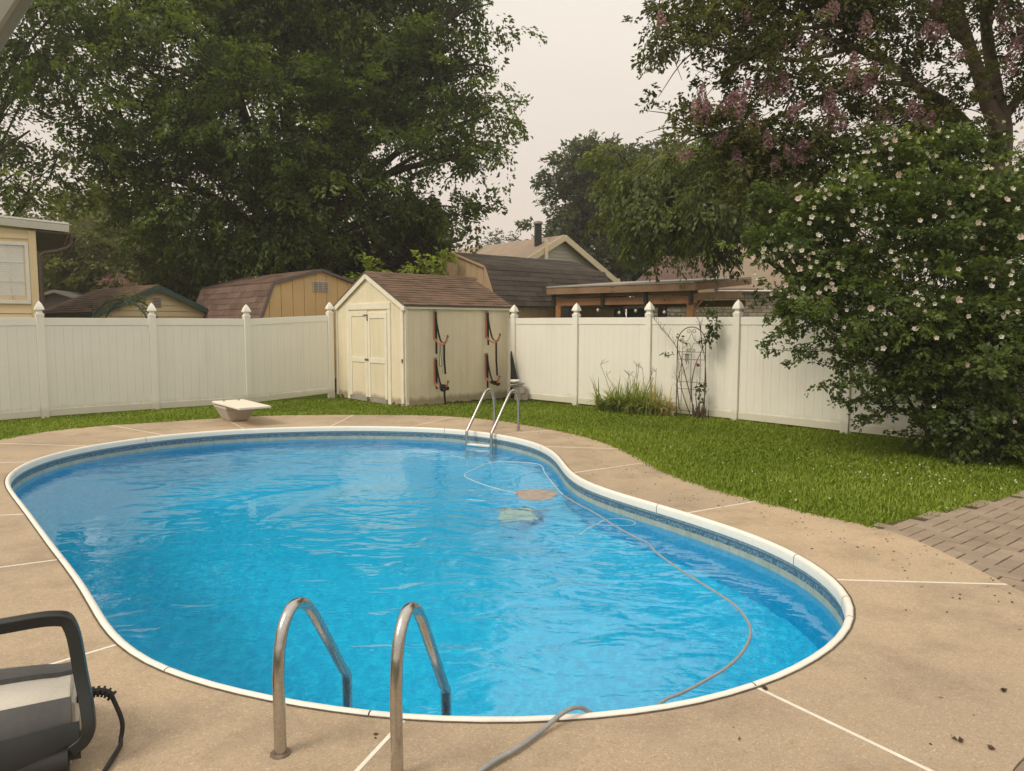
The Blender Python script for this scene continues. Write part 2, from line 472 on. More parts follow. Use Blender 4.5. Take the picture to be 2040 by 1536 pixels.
def stone_material():
    m, t, out = newmat('stone_veneer')
    p = t.nodes.new('ShaderNodeBsdfPrincipled')
    p.inputs['Roughness'].default_value = 0.9
    g = t.nodes.new('ShaderNodeTexCoord')
    mp = t.nodes.new('ShaderNodeMapping')
    mp.inputs['Rotation'].default_value = (math.radians(90), 0, 0)
    link(t, g.outputs['Object'], mp.inputs[0])
    b = t.nodes.new('ShaderNodeTexBrick')
    b.inputs['Color1'].default_value = (0.46, 0.40, 0.32, 1)
    b.inputs['Color2'].default_value = (0.29, 0.24, 0.185, 1)
    b.inputs['Mortar'].default_value = (0.10, 0.085, 0.07, 1)
    b.inputs['Scale'].default_value = 1.0
    b.inputs['Brick Width'].default_value = 0.42
    b.inputs['Row Height'].default_value = 0.16
    b.inputs['Mortar Size'].default_value = 0.015
    link(t, mp.outputs[0], b.inputs['Vector'])
    link(t, b.outputs['Color'], p.inputs['Base Color'])
    link(t, p.outputs[0], out.inputs['Surface'])
    return m
M['stone'] = stone_material()

def glass_material():
    m, t, out = newmat('window_glass')
    p = t.nodes.new('ShaderNodeBsdfGlossy')
    p.inputs['Roughness'].default_value = 0.02
    tr = t.nodes.new('ShaderNodeBsdfTransparent')
    ms = t.nodes.new('ShaderNodeMixShader')
    ms.inputs[0].default_value = 0.07
    link(t, tr.outputs[0], ms.inputs[1]); link(t, p.outputs[0], ms.inputs[2])
    link(t, ms.outputs[0], out.inputs['Surface'])
    return m
M['glass'] = glass_material()

# ------------------------------------------------------------------ mesh helpers
ROOT = {}

def V(*a):
    return Vector(a)

class MB:
    """Collects shapes (world coordinates) and links them as one mesh object."""
    def __init__(s):
        s.v, s.f = [], []
    def add(s, vs, fs):
        o = len(s.v)
        s.v += [tuple(x) for x in vs]
        s.f += [tuple(i + o for i in q) for q in fs]
        return s
    def hexa(s, a, b):
        """a, b: two quads (four points each), joined into a solid."""
        return s.add(list(a) + list(b), [(3, 2, 1, 0), (4, 5, 6, 7), (0, 1, 5, 4), (1, 2, 6, 5), (2, 3, 7, 6), (3, 0, 4, 7)])
    def obox(s, c, ax, ay, az):
        """box centred at c with half-extent vectors"""
        c, ax, ay, az = Vector(c), Vector(ax), Vector(ay), Vector(az)
        q = lambda z: [c - ax - ay + z, c + ax - ay + z, c + ax + ay + z, c - ax + ay + z]
        return s.hexa(q(-az), q(az))
    def box(s, x0, x1, y0, y1, z0, z1):
        return s.hexa([(x0, y0, z0), (x1, y0, z0), (x1, y1, z0), (x0, y1, z0)], [(x0, y0, z1), (x1, y0, z1), (x1, y1, z1), (x0, y1, z1)])
    def beam(s, p, q, w, h, up=(0, 0, 1)):
        """bar from p to q, w wide, h tall"""
        p, q, up = Vector(p), Vector(q), Vector(up)
        d = (q - p).normalized()
        x = d.cross(up).normalized()
        u = x.cross(d).normalized()
        return s.obox((p + q) / 2, (q - p) / 2, x * w / 2, u * h / 2)
    def slab(s, pts, n):
        """polygon extruded by vector n"""
        pts = [Vector(p) for p in pts]
        n = Vector(n)
        k = len(pts)
        vs = pts + [p + n for p in pts]
        fs = [tuple(range(k))[::-1], tuple(range(k, 2 * k))] + [(i, (i + 1) % k, k + (i + 1) % k, k + i) for i in range(k)]
        return s.add(vs, fs)
    def tube(s, path, r, n=8, cap=True):
        path = [Vector(p) for p in path]
        rr = r if hasattr(r, '__len__') else [r] * len(path)
        o = len(s.v)
        prev = None
        for i, p in enumerate(path):
            d = (path[min(i + 1, len(path) - 1)] - path[max(i - 1, 0)])
            d = d.normalized() if d.length > 1e-9 else Vector((0, 0, 1))
            if prev is None:
                a = Vector((1, 0, 0)) if abs(d.x) < 0.9 else Vector((0, 1, 0))
                x = (a - d * a.dot(d)).normalized()
            else:
                x = (prev - d * prev.dot(d))
                x = x.normalized() if x.length > 1e-6 else prev
            prev = x
            y = d.cross(x)
            for k in range(n):
                t = 2 * math.pi * k / n
                s.v.append(tuple(p + (x * math.cos(t) + y * math.sin(t)) * rr[i]))
        for i in range(len(path) - 1):
            for k in range(n):
                a, b = o + i * n + k, o + i * n + (k + 1) % n
                s.f.append((a, b, b + n, a + n))
        if cap:
            s.f.append(tuple(o + k for k in range(n))[::-1])
            e = o + (len(path) - 1) * n
            s.f.append(tuple(e + k for k in range(n)))
        return s
    def lathe(s, c, prof, n=12, rot=0.0):
        o = len(s.v)
        for r, z in prof:
            for k in range(n):
                t = 2 * math.pi * k / n + rot
                s.v.append((c[0] + r * math.cos(t), c[1] + r * math.sin(t), c[2] + z))
        for i in range(len(prof) - 1):
            for k in range(n):
                a, b = o + i * n + k, o + i * n + (k + 1) % n
                s.f.append((a, b, b + n, a + n))
        s.f.append(tuple(o + k for k in range(n))[::-1])
        e = o + (len(prof) - 1) * n
        s.f.append(tuple(e + k for k in range(n)))
        return s
    def ribbon(s, path, w, side, th=0.004):
        side = Vector(side).normalized() * w / 2
        for a, b in zip(path[:-1], path[1:]):
            a, b = Vector(a), Vector(b)
            d = (b - a).normalized()
            nrm = d.cross(side).normalized() * th
            s.hexa([a - side, a + side, a + side + nrm, a - side + nrm], [b - side, b + side, b + side + nrm, b - side + nrm])
        return s
    def mesh(s, name, off=(0, 0, 0), smooth=False):
        me = bpy.data.meshes.new(name)
        ox, oy, oz = off
        me.from_pydata([(x - ox, y - oy, z - oz) for x, y, z in s.v], [], s.f)
        me.update()
        if smooth:
            me.polygons.foreach_set('use_smooth', [True] * len(me.polygons))
        return me

def root_loc(o):
    while o.parent:
        o = o.parent
    return tuple(o.location)

def part(name, mb, mat, parent, smooth=False, bevel=0.0, label=None):
    me = mb.mesh(name, root_loc(parent), smooth)
    me.materials.append(mat)
    o = bpy.data.objects.new(name, me)
    COL.objects.link(o)
    o.parent = parent
    if bevel:
        b = o.modifiers.new('bevel', 'BEVEL')
        b.width = bevel
        b.segments = 2
        b.limit_method = 'ANGLE'
    if smooth:
        try:
            me.set_sharp_from_angle(angle=math.radians(40))
        except Exception:
            pass
    if label:
        o['label'] = label
    return o

def inst(name, me, parent, mtx):
    """one more piece sharing a mesh; mtx in world coordinates"""
    o = bpy.data.objects.new(name, me)
    COL.objects.link(o)
    o.parent = parent
    l = root_loc(parent)
    o.matrix_basis = Matrix.Translation((-l[0], -l[1], -l[2])) @ mtx
    return o

def tag(o, label=None, cat=None, group=None, kind=None):
    for k, v in (('label', label), ('category', cat), ('group', group), ('kind', kind)):
        if v:
            o[k] = v
    return o

def thing(name, label, cat, loc=(0, 0, 0), group=None):
    o = bpy.data.objects.new(name, None)
    o.empty_display_size = 0.1
    COL.objects.link(o)
    o.location = loc
    return tag(o, label, cat, group)

def single(name, mb, mat, label=None, cat=None, group=None, kind=None, smooth=False, bevel=0.0):
    me = mb.mesh(name, (0, 0, 0), smooth)
    me.materials.append(mat)
    o = bpy.data.objects.new(name, me)
    COL.objects.link(o)
    if bevel:
        b = o.modifiers.new('bevel', 'BEVEL'); b.width = bevel; b.segments = 2; b.limit_method = 'ANGLE'
    return tag(o, label, cat, group, kind)

def frame(o, x, y, z):
    return Matrix(((x[0], y[0], z[0], o[0]), (x[1], y[1], z[1], o[1]), (x[2], y[2], z[2], o[2]), (0, 0, 0, 1)))

def catmull(pts, n=8):
    pts = [Vector(p) for p in pts]
    q = [pts[0] * 2 - pts[1]] + pts + [pts[-1] * 2 - pts[-2]]
    out = []
    for i in range(1, len(q) - 2):
        a, b, c, d = q[i - 1], q[i], q[i + 1], q[i + 2]
        for k in range(n):
            t = k / n
            out.append(0.5 * ((2 * b) + (c - a) * t + (2 * a - 5 * b + 4 * c - d) * t * t + (3 * b - a - 3 * c + d) * t ** 3))
    out.append(pts[-1])
    return out

# ------------------------------------------------------------------ foliage helpers
def np_mesh(name, verts, faces, tint=None, smooth=False):
    me = bpy.data.meshes.new(name)
    nv, nf, k = len(verts), len(faces), faces.shape[1]
    me.vertices.add(nv)
    me.vertices.foreach_set('co', np.ascontiguousarray(verts, dtype=np.float32).ravel())
    me.loops.add(nf * k)
    me.loops.foreach_set('vertex_index', np.ascontiguousarray(faces, dtype=np.int32).ravel())
    me.polygons.add(nf)
    me.polygons.foreach_set('loop_start', np.arange(0, nf * k, k, dtype=np.int32))
    me.update(calc_edges=True)
    if tint is not None:
        a = me.attributes.new('tint', 'FLOAT', 'FACE')
        a.data.foreach_set('value', np.ascontiguousarray(tint, dtype=np.float32))
    return me

def unit(a):
    return a / np.maximum(np.linalg.norm(a, axis=1, keepdims=True), 1e-9)

def leaf_quads(c, d, nrm, ln, wd, fold=0.25):
    """one folded lozenge per leaf: base c, pointing d, facing nrm"""
    d = unit(d)
    s = unit(np.cross(d, nrm))
    u = np.cross(s, d)
    ln = ln[:, None]; wd = wd[:, None]
    tip = c + d * ln - u * ln * 0.12
    mid = c + d * ln * 0.45 + u * wd * fold
    l = mid + s * wd * 0.5
    r = mid - s * wd * 0.5
    n = len(c)
    v = np.stack([c, l, tip, r], 1).reshape(-1, 3)
    f = np.arange(n * 4).reshape(n, 4)
    return v, f

def lobe_sprays(lobes, per_m2, spread, rng, shell=0.5, clump=0, cr=0.6):
    """spray centres spread through ellipsoidal lobes, denser towards their surface, gathered into flattened boughs"""
    out, dirs, tn = [], [], []
    for (cx, cy, cz, rx, ry, rz, dens) in lobes:
        n = max(3, int(per_m2 * dens * 4 * (rx * ry * rz) ** (2 / 3) * 3.14))
        m = max(2, n // clump) if clump else n
        d = unit(rng.normal(size=(m, 3)))
        r = shell + (1 - shell) * rng.random(m) ** 0.6
        r *= 1 + 0.12 * rng.normal(size=m)
        p = np.array([cx, cy, cz]) + d * r[:, None] * np.array([rx, ry, rz])
        t = rng.random(m)
        if clump:
            k = rng.integers(0, m, n)
            o = rng.normal(size=(n, 3)) * np.array([1, 1, .38]) * cr
            o += d[k] * rng.normal(size=(n, 1)) * cr * .4
            p, t, d = p[k] + o, np.clip(t[k] + .35 * o[:, 2] / cr + .12 * rng.normal(size=n), 0, 1), unit(d[k] + o / cr * .5)  # upper sprays of each bough get lighter leaf colour, painting light from above
        out.append(p); dirs.append(d); tn.append(t)
    return np.vstack(out), np.vstack(dirs), np.concatenate(tn)

def foliage(name, parent, mat, lobes, per_m2, leaves, spray, leaf, rng, droop=0.25, flat=0.5, aspect=0.45, shell=0.5, tint_bias=0.0, hang=0.0, clump=0, cr=0.6):
    """a crown: many small sprays of folded leaves on short arching twigs"""
    c, d, h = lobe_sprays(lobes, per_m2, spray, rng, shell, clump, cr)
    n = len(c)
    out = unit(d + rng.normal(size=(n, 3)) * 0.6 + np.array([0, 0, -droop]))
    k = leaves
    t = rng.random((n, k))
    side = unit(np.cross(out, np.array([0, 0, 1.0]) + rng.normal(size=(n, 3)) * 0.3))
    up = np.cross(side, out)
    w = (rng.random((n, k)) - 0.5) * 1.5 * (1.0 - 0.45 * t)
    w2 = rng.normal(size=(n, k)) * 0.16 * flat
    S = spray * (0.65 + 0.7 * rng.random(n))[:, None]
    p = (c[:, None, :] + out[:, None, :] * ((t - 0.35) * S)[..., None] + side[:, None, :] * (w * S * 0.7)[..., None] + up[:, None, :] * (w2 * S)[..., None])
    p[..., 2] -= droop * 0.6 * S * t * t
    ld = out[:, None, :] * 0.7 + side[:, None, :] * (np.sign(w) * 0.7)[..., None] + rng.normal(size=(n, k, 3)) * 0.35
    ld[..., 2] -= hang + droop * 0.5
    ln_ = up[:, None, :] + rng.normal(size=(n, k, 3)) * 0.45
    sz = leaf * (0.6 + 0.75 * rng.random(n * k))
    v, f = leaf_quads(p.reshape(-1, 3), ld.reshape(-1, 3), ln_.reshape(-1, 3), sz, sz * aspect)
    tone = h * 0.60 + 0.08 * rng.normal(size=n) + tint_bias
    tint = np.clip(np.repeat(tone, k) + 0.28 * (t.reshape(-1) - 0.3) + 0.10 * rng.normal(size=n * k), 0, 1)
    l = root_loc(parent)
    me = np_mesh(name, v - np.array(l), f, tint)
    me.materials.append(mat)
    o = bpy.data.objects.new(name, me)
    COL.objects.link(o)
    o.parent = parent
    return o, c

def limbs(mb, base, lobes, r0, rng, fork_z, sub=3, twigs=None, leader=True):
    """trunk to a fork, one bent limb to each lobe, thinner twigs inside"""
    base = Vector(base)
    top = Vector((base.x + 0.1, base.y, fork_z))
    mb.tube(catmull([base, base.lerp(top, .5) + Vector((rng.normal() * r0 * .3, rng.normal() * r0 * .3, 0)), top], 4), [r0 * (1.25 - 0.45 * i / 8) for i in range(9)], 10)
    for (cx, cy, cz, rx, ry, rz, dn) in lobes:
        e = Vector((cx, cy, cz))
        mid = top.lerp(e, 0.5) + Vector((rng.normal() * .25, rng.normal() * .25, 0.12 * (e - top).length))
        pth = catmull([top - Vector((0, 0, 0.3)), mid, e], 5)
        rr = r0 * 0.45 * min(1.0, max(rx, rz) / 2.0 + .35)
        mb.tube(pth, [rr * (1 - 0.8 * i / (len(pth) - 1)) for i in range(len(pth))], 6)
        for _ in range(sub):
            a = pth[rng.integers(3, len(pth))]
            d = Vector(rng.normal(size=3)).normalized()
            b = e + Vector((d.x * rx, d.y * ry, d.z * rz)) * 0.8
            q = catmull([a, a.lerp(b, .5) + Vector((0, 0, .1 * (b - a).length)), b], 4)
            mb.tube(q, [rr * 0.35 * (1 - 0.8 * i / (len(q) - 1)) for i in range(len(q))], 4)
    return mb

def inpoly(p, poly):
    x, y = p[:, 0], p[:, 1]
    ins = np.zeros(len(p), bool)
    n = len(poly)
    for i in range(n):
        x0, y0 = poly[i]; x1, y1 = poly[(i + 1) % n]
        c = ((y0 > y) != (y1 > y)) & (x < (x1 - x0) * (y - y0) / ((y1 - y0) if y1 != y0 else 1e-9) + x0)
        ins ^= c
    return ins

# ------------------------------------------------------------------ pool, deck, ground
POOL = [(-5.560,7.777),(-5.649,7.917),(-5.730,8.063),(-5.802,8.212),(-5.867,8.366),(-5.923,8.522),(-5.969,8.682),(-6.006,8.844),(-6.033,9.009),(-6.048,9.174),(-6.051,9.341),(-6.041,9.507),(-6.017,9.671),(-5.981,9.834),(-5.933,9.993),(-5.873,10.148),(-5.803,10.299),(-5.722,10.444),(-5.634,10.585),(-5.536,10.720),(-5.431,10.849),(-5.319,10.971),(-5.199,11.087),(-5.071,11.194),(-4.937,11.292),(-4.797,11.381),(-4.651,11.462),(-4.501,11.534),(-4.348,11.598),(-4.191,11.655),(-4.033,11.705),(-3.873,11.750),(-3.711,11.789),(-3.548,11.823),(-3.384,11.852),(-3.220,11.876),(-3.054,11.894),(-2.888,11.907),(-2.722,11.914),(-2.556,11.916),(-2.389,11.912),(-2.223,11.902),(-2.058,11.887),(-1.893,11.866),(-1.728,11.839),(-1.566,11.805),(-1.405,11.763),(-1.246,11.712),(-1.092,11.651),(-0.941,11.581),(-0.795,11.501),(-0.655,11.412),(-0.520,11.314),(-0.392,11.208),(-0.270,11.094),(-0.155,10.974),(-0.047,10.848),(0.055,10.716),(0.148,10.578),(0.233,10.436),(0.309,10.288),(0.376,10.135),(0.434,9.980),(0.483,9.821),(0.524,9.659),(0.557,9.496),(0.583,9.332),(0.603,9.167),(0.619,9.001),(0.632,8.835),(0.645,8.669),(0.658,8.503),(0.675,8.338),(0.699,8.173),(0.730,8.010),(0.771,7.849),(0.823,7.691),(0.885,7.536),(0.957,7.386),(1.036,7.240),(1.122,7.098),(1.212,6.958),(1.303,6.819),(1.395,6.680),(1.486,6.540),(1.575,6.400),(1.662,6.258),(1.746,6.114),(1.826,5.969),(1.902,5.821),(1.971,5.669),(2.031,5.514),(2.081,5.355),(2.120,5.194),(2.147,5.030),(2.160,4.864),(2.158,4.697),(2.141,4.532),(2.107,4.369),(2.054,4.212),(1.983,4.061),(1.896,3.920),(1.794,3.788),(1.681,3.666),(1.559,3.553),(1.429,3.449),(1.293,3.354),(1.150,3.269),(1.002,3.193),(0.849,3.128),(0.691,3.075),(0.530,3.034),(0.366,3.003),(0.201,2.982),(0.035,2.970),(-0.131,2.969),(-0.297,2.976),(-0.463,2.993),(-0.627,3.020),(-0.789,3.055),(-0.950,3.098),(-1.109,3.148),(-1.265,3.205),(-1.419,3.269),(-1.569,3.341),(-1.714,3.422),(-1.853,3.513),(-1.984,3.615),(-2.108,3.726),(-2.225,3.845),(-2.336,3.969),(-2.442,4.096),(-2.547,4.226),(-2.652,4.355),(-2.757,4.484),(-2.864,4.612),(-2.971,4.739),(-3.080,4.864),(-3.189,4.990),(-3.299,5.115),(-3.409,5.240),(-3.519,5.365),(-3.628,5.490),(-3.737,5.616),(-3.846,5.742),(-3.955,5.868),(-4.064,5.993),(-4.172,6.119),(-4.281,6.245),(-4.390,6.371),(-4.500,6.496),(-4.609,6.622),(-4.719,6.747),(-4.828,6.872),(-4.938,6.997),(-5.047,7.123),(-5.155,7.249),(-5.262,7.377),(-5.366,7.507),(-5.466,7.640)]
NP = len(POOL)
WATER_Z = -0.20

def ring_offset(pts, d):
    """offset a closed clockwise outline; positive d moves inwards"""
    n = len(pts); out = []
    for i in range(n):
        ax, ay = pts[i - 1]; bx, by = pts[(i + 1) % n]
        tx, ty = bx - ax, by - ay
        l = math.hypot(tx, ty)
        out.append((pts[i][0] + ty / l * d, pts[i][1] - tx / l * d))
    return out

OUTER_FAR = [(-7.611, 10.563), (-7.576, 10.949), (-7.448, 11.473), (-6.967, 12.048), (-6.304, 12.421), (-5.477, 12.956), (-5.037, 13.241), (-4.362, 13.462), (-3.623, 13.538), (-2.574, 13.538), (-1.612, 13.462), (-0.835, 13.168), (-0.179, 12.683), (0.34, 12.048), (0.732, 11.528), (1.082, 10.949), (1.351, 10.335), (1.56, 9.59), (1.666, 8.876), (1.728, 8.407), (1.857, 7.93), (2.025, 7.503), (2.19, 7.163), (2.347, 6.871), (2.546, 6.621), (2.724, 6.37), (2.962, 6.106), (3.166, 5.833), (3.205, 5.677), (3.247, 5.402), (3.257, 5.106), (3.266, 4.84), (3.261, 4.582), (3.26, 4.441)]
OUTER_NEAR = [(3.33, 4.1), (3.22, 3.65), (2.95, 3.25), (2.55, 2.98), (2.07, 2.77), (1.87, 2.61), (1.6, 2.25), (1.2, 1.9), (0.5, 1.55), (-0.4, 1.4), (-1.4, 1.5), (-2.2, 1.75), (-2.9, 2.2), (-3.8, 3.0), (-4.8, 4.3), (-6.1, 5.8), (-7.3, 7.3), (-8.1, 9.0)]
def smooth_closed(pts, n=260):
    a = np.array(pts + pts[:1])
    s = np.r_[0, np.cumsum(np.hypot(*np.diff(a, axis=0).T))]
    t = np.linspace(0, s[-1], n, endpoint=False)
    q = np.c_[np.interp(t, s, a[:, 0]), np.interp(t, s, a[:, 1])]
    for _ in range(4):
        q = (np.roll(q, 1, 0) + 2 * q + np.roll(q, -1, 0)) / 4
    return [tuple(x) for x in q]
DECK_OUT = smooth_closed(OUTER_FAR + OUTER_NEAR)

def nearest(pts, p):
    a = np.array(pts)
    return int(np.argmin(np.hypot(a[:, 0] - p[0], a[:, 1] - p[1])))

# joints: point at the coping, point at the outer edge
JOINTS = [((-5.94, 9.99), (-7.386, 10.247)), ((-5.326, 10.899), (-6.739, 11.869)), ((-4.361, 11.753), (-5.323, 13.026)), ((-2.999, 12.048), (-3.003, 13.538)), ((-1.64, 12.048), (-1.026, 13.241)), ((-0.276, 11.153), (0.732, 11.528)),
          ((0.577, 9.949), (1.516, 9.746)), ((0.693, 8.147), (1.666, 8.876)), ((1.693, 6.422), (2.407, 6.832)), ((2.281, 4.741), (3.288, 4.573)), ((1.162, 3.256), (1.66, 2.45)),
          ((-0.54, 2.956), (-1.05, 1.45)), ((-2.164, 3.776), (-3.3, 2.55)), ((-3.318, 5.128), (-4.9, 4.2)), ((-4.418, 6.37), (-6.3, 5.95)), ((-5.982, 8.778), (-8.1, 8.5))]
deck = thing('pool_deck', 'tan exposed aggregate concrete deck round the pool', None, (0, 0, 0))
deck['kind'] = 'structure'
if 'category' in deck: del deck['category']
JI = [nearest(POOL, j[0]) for j in JOINTS]
JO = [nearest(DECK_OUT, j[1]) for j in JOINTS]

def span(pts, i, j, n):
    k = (j - i) % len(pts)
    seq = np.array([pts[(i + q) % len(pts)] for q in range(k + 1)])
    s = np.r_[0, np.cumsum(np.hypot(*np.diff(seq, axis=0).T))]
    t = np.linspace(0, s[-1], n)
    return np.c_[np.interp(t, s, seq[:, 0]), np.interp(t, s, seq[:, 1])]

GAP = 0.011
for q in range(len(JOINTS)):
    i0, i1 = JI[q], JI[(q + 1) % len(JI)]
    o0, o1 = JO[q], JO[(q + 1) % len(JO)]
    n = 26
    a = span(POOL, i0, i1, n); b = span(DECK_OUT, o0, o1, n)
    # step back from the joints so that the strip sits in a gap
    def trim(a):
        d0 = a[1] - a[0]; d1 = a[-2] - a[-1]
        a[0] += d0 / np.linalg.norm(d0) * GAP; a[-1] += d1 / np.linalg.norm(d1) * GAP
        return a
    a, b = trim(a), trim(b)
    rows = 5
    vs, fs = [], []
    for z in (0.0, -0.12):
        for r in range(rows + 1):
            for k in range(n):
                p = a[k] + (b[k] - a[k]) * r / rows
                vs.append((p[0], p[1], z))
    L = (rows + 1) * n
    for r in range(rows):
        for k in range(n - 1):
            w = r * n + k
            fs.append((w, w + 1, w + n + 1, w + n))
    for r in range(rows):                       # the two joint faces
        for k in (0, n - 1):
            w = r * n + k
            fs.append((w, w + n, w + n + L, w + L))
    for k in range(n - 1):                      # pool and lawn edges
        fs.append((k, k + 1, k + 1 + L, k + L))
        w = rows * n + k
        fs.append((w, w + 1, w + 1 + L, w + L))
    part('slab', MB().add(vs, fs), M['deck'], deck)
    p, r = POOL[i0], DECK_OUT[o0]
    part('joint_strip', MB().beam((p[0], p[1], -0.0292), (r[0], r[1], -0.0292), 0.019, 0.06), M['strip'], deck)

# ground: one sheet from the pool edge out to the horizon
rings = [ring_offset(POOL, -0.02), None, None, None, None]
cx, cy = np.mean(np.array(POOL), axis=0)
vs, fs = [], []
for rad in (0, 1.5, 6, 20, 60, 130):
    for (x, y) in POOL:
        dx, dy = x - cx, y - cy
        l = math.hypot(dx, dy)
        k = (l + 0.03 + rad) / l
        vs.append((cx + dx * k, cy + dy * k, -0.045))
for r in range(5):
    for k in range(NP):
        a, b = r * NP + k, r * NP + (k + 1) % NP
        fs.append((a, b, b + NP, a + NP))
single('lawn', MB().add(vs, fs), M['lawn'], 'lawn soil under the short grass', None, None, 'structure')
del bpy.data.objects['lawn']['label']

# pool shell
pool = thing('swimming_pool', 'kidney shaped vinyl lined swimming pool with white rim and blue water', 'pool', (-2.0, 7.0, 0))
WALL = ring_offset(POOL, 0.028)
arc = [0.0]
for k in range(NP):
    a, b = WALL[k], WALL[(k + 1) % NP]
    arc.append(arc[-1] + math.hypot(b[0] - a[0], b[1] - a[1]))
def depth_at(x, y):
    t = (y - 3.0) / 8.5
    if t < 0.42:
        return -1.20 - 0.25 * t
    if t < 0.72:
        return -1.305 - 0.6 * (t - 0.42) / 0.30
    return -1.90
zs = [-0.045, -0.12, -0.20, -0.35, -0.65, -1.05]
vs, fs, uvs = [], [], []
for z in zs:
    for k in range(NP + 1):
        x, y = WALL[k % NP]
        vs.append((x, y, z))
for r in range(len(zs) - 1):
    for k in range(NP):
        a = r * (NP + 1) + k
        fs.append((a, a + 1, a + NP + 2, a + NP + 1))
ob = part('liner_wall', MB().add(vs, fs), M['liner'], pool, True)
me = ob.data
uvl = me.uv_layers.new(name='UVMap')
for poly in me.polygons:
    for li in poly.loop_indices:
        vi = me.loops[li].vertex_index
        r, k = divmod(vi, NP + 1)
        uvl.data[li].uv = (arc[k], (-0.045 - zs[r]) / 0.6)
vs, fs = [], []
STEPS = [0, 0.12, 0.3, 0.55, 0.9, 1.4]
cur = WALL
rows_ = []
for si, s_ in enumerate([0.0, 0.04, 0.10, 0.2, 0.35, 0.55, 0.75, 1.0]):
    row = []
    for k in range(NP):
        x, y = WALL[k]
        # run towards a spine line inside the kidney
        t = min(1.0, max(0.0, (y - 3.9) / 5.6))
        sx, sy = 0.1 + t * (-2.6), 4.0 + t * 5.4
        t2 = max(0.0, min(1.0, ((x - 0.1) * -2.6 + (y - 4.0) * 5.4) / (2.6 ** 2 + 5.4 ** 2)))
        sx, sy = 0.1 - 2.6 * t2, 4.0 + 5.4 * t2
        px, py = x + (sx - x) * s_, y + (sy - y) * s_
        d = depth_at(px, py)
        rim = -1.05
        row.append((px, py, rim + (d - rim) * min(1.0, s_ / 0.2)))
    rows_.append(row)
for row in rows_:
    vs += row
for r in range(len(rows_) - 1):
    for k in range(NP):
        a, b = r * NP + k, r * NP + (k + 1) % NP
        fs.append((a, b, b + NP, a + NP))
part('liner_floor', MB().add(vs, fs), M['liner_floor'], pool, True)
# steel-white rim in sections butted end to end
cuts = sorted(set([nearest(POOL, p) for p in ((1.438, 6.621), (2.199, 5.185), (2.12, 4.382), (1.992, 4.057), (1.138, 3.256), (0.276, 2.996), (-0.55, 3.0), (-1.741, 3.424), (-3.34, 5.163), (-5.798, 8.175), (-5.468, 10.753), (-1.155, 11.696), (0.426, 10.032))]))
prof = [(-0.010, -0.03), (-0.010, 0.003), (-0.005, 0.010), (0.006, 0.013), (0.018, 0.012), (0.030, 0.004), (0.036, -0.012), (0.036, -0.066), (0.024, -0.066)]
offs = [ring_offset(POOL, d) for d, _ in prof]
for q in range(len(cuts)):
    i, j = cuts[q], cuts[(q + 1) % len(cuts)]
    k = (j - i) % NP
    vs, fs = [], []
    for st in range(k + 1):
        idx = (i + st) % NP
        for w, (d, z) in enumerate(prof):
            x, y = offs[w][idx]
            if st in (0, k):
                nx, ny = offs[w][(idx + (1 if st == 0 else -1)) % NP]
                l = math.hypot(nx - x, ny - y)
                x += (nx - x) / l * 0.0035; y += (ny - y) / l * 0.0035
            vs.append((x, y, z))
    m_ = len(prof)
    for st in range(k):
        for w in range(m_ - 1):
            a = st * m_ + w
            fs.append((a, a + 1, a + m_ + 1, a + m_))
    part('coping_section', MB().add(vs, fs), M['coping'], pool, True)
# dark mortar crack behind the rim
vs = [(x, y, 0.004) for x, y in ring_offset(POOL, -0.021)] + [(x, y, 0.004) for x, y in ring_offset(POOL, -0.011)]
fs = [(k, (k + 1) % NP, NP + (k + 1) % NP, NP + k) for k in range(NP)]
part('caulk_line', MB().add(vs, fs), M['rot'], pool)
# water sheet
wr = ring_offset(POOL, 0.026)
vs = [(x, y, WATER_Z) for x, y in wr]
w_ob = single('pool_water', MB().add(vs, [tuple(range(NP))[::-1]]), M['water'], None, None, None, 'structure')

# ------------------------------------------------------------------ herringbone pavers on the right
paving = thing('brick_paving', 'herringbone paver patio', None)
paving['kind'] = 'structure'
del paving['label']
part('bedding', MB().slab([(3.0, 5.95, -0.035), (5.25, 7.22, -0.035), (9.0, 9.4, -0.035), (9, -1, -0.035), (-3, -1, -0.035), (-3, 1.9, -0.035), (0.5, 1.75, -0.035), (2.0, 2.9, -0.035), (3.1, 4.2, -0.035)][::-1], (0, 0, 0.026)), M['bedding'], paving)
BL, BW = 0.232, 0.116
bm_ = MB()
g_ = 0.005
a_, b_, c_ = BL / 2 - g_, BW / 2 - g_, 0.004
bm_.add([(-a_, -b_, -.05), (a_, -b_, -.05), (a_, b_, -.05), (-a_, b_, -.05), (-a_, -b_, -c_), (a_, -b_, -c_), (a_, b_, -c_), (-a_, b_, -c_),
         (-a_ + c_, -b_ + c_, 0), (a_ - c_, -b_ + c_, 0), (a_ - c_, b_ - c_, 0), (-a_ + c_, b_ - c_, 0)],
        [(0, 1, 5, 4), (1, 2, 6, 5), (2, 3, 7, 6), (3, 0, 4, 7), (4, 5, 9, 8), (5, 6, 10, 9), (6, 7, 11, 10), (7, 4, 8, 11), (8, 9, 10, 11)])
brick_me = bm_.mesh('paver')
brick_me.materials.append(M['paver'])
paver_poly = [(3.0, 5.98), (4.2, 6.64), (5.25, 7.22), (6.6, 8.0), (6.6, 4.2), (3.6, 2.0), (1.9, 2.45), (2.3, 2.75), (2.9, 3.2), (3.2, 3.7), (3.3, 4.2), (3.2, 4.6), (3.15, 5.2)]
paver_poly = [(3.05, 5.93), (5.3, 7.25), (6.2, 7.4), (5.0, 5.2), (3.8, 3.6), (3.0, 2.9), (2.0, 2.35), (1.8, 2.4)]
rot0 = math.radians(38)
cnt = []
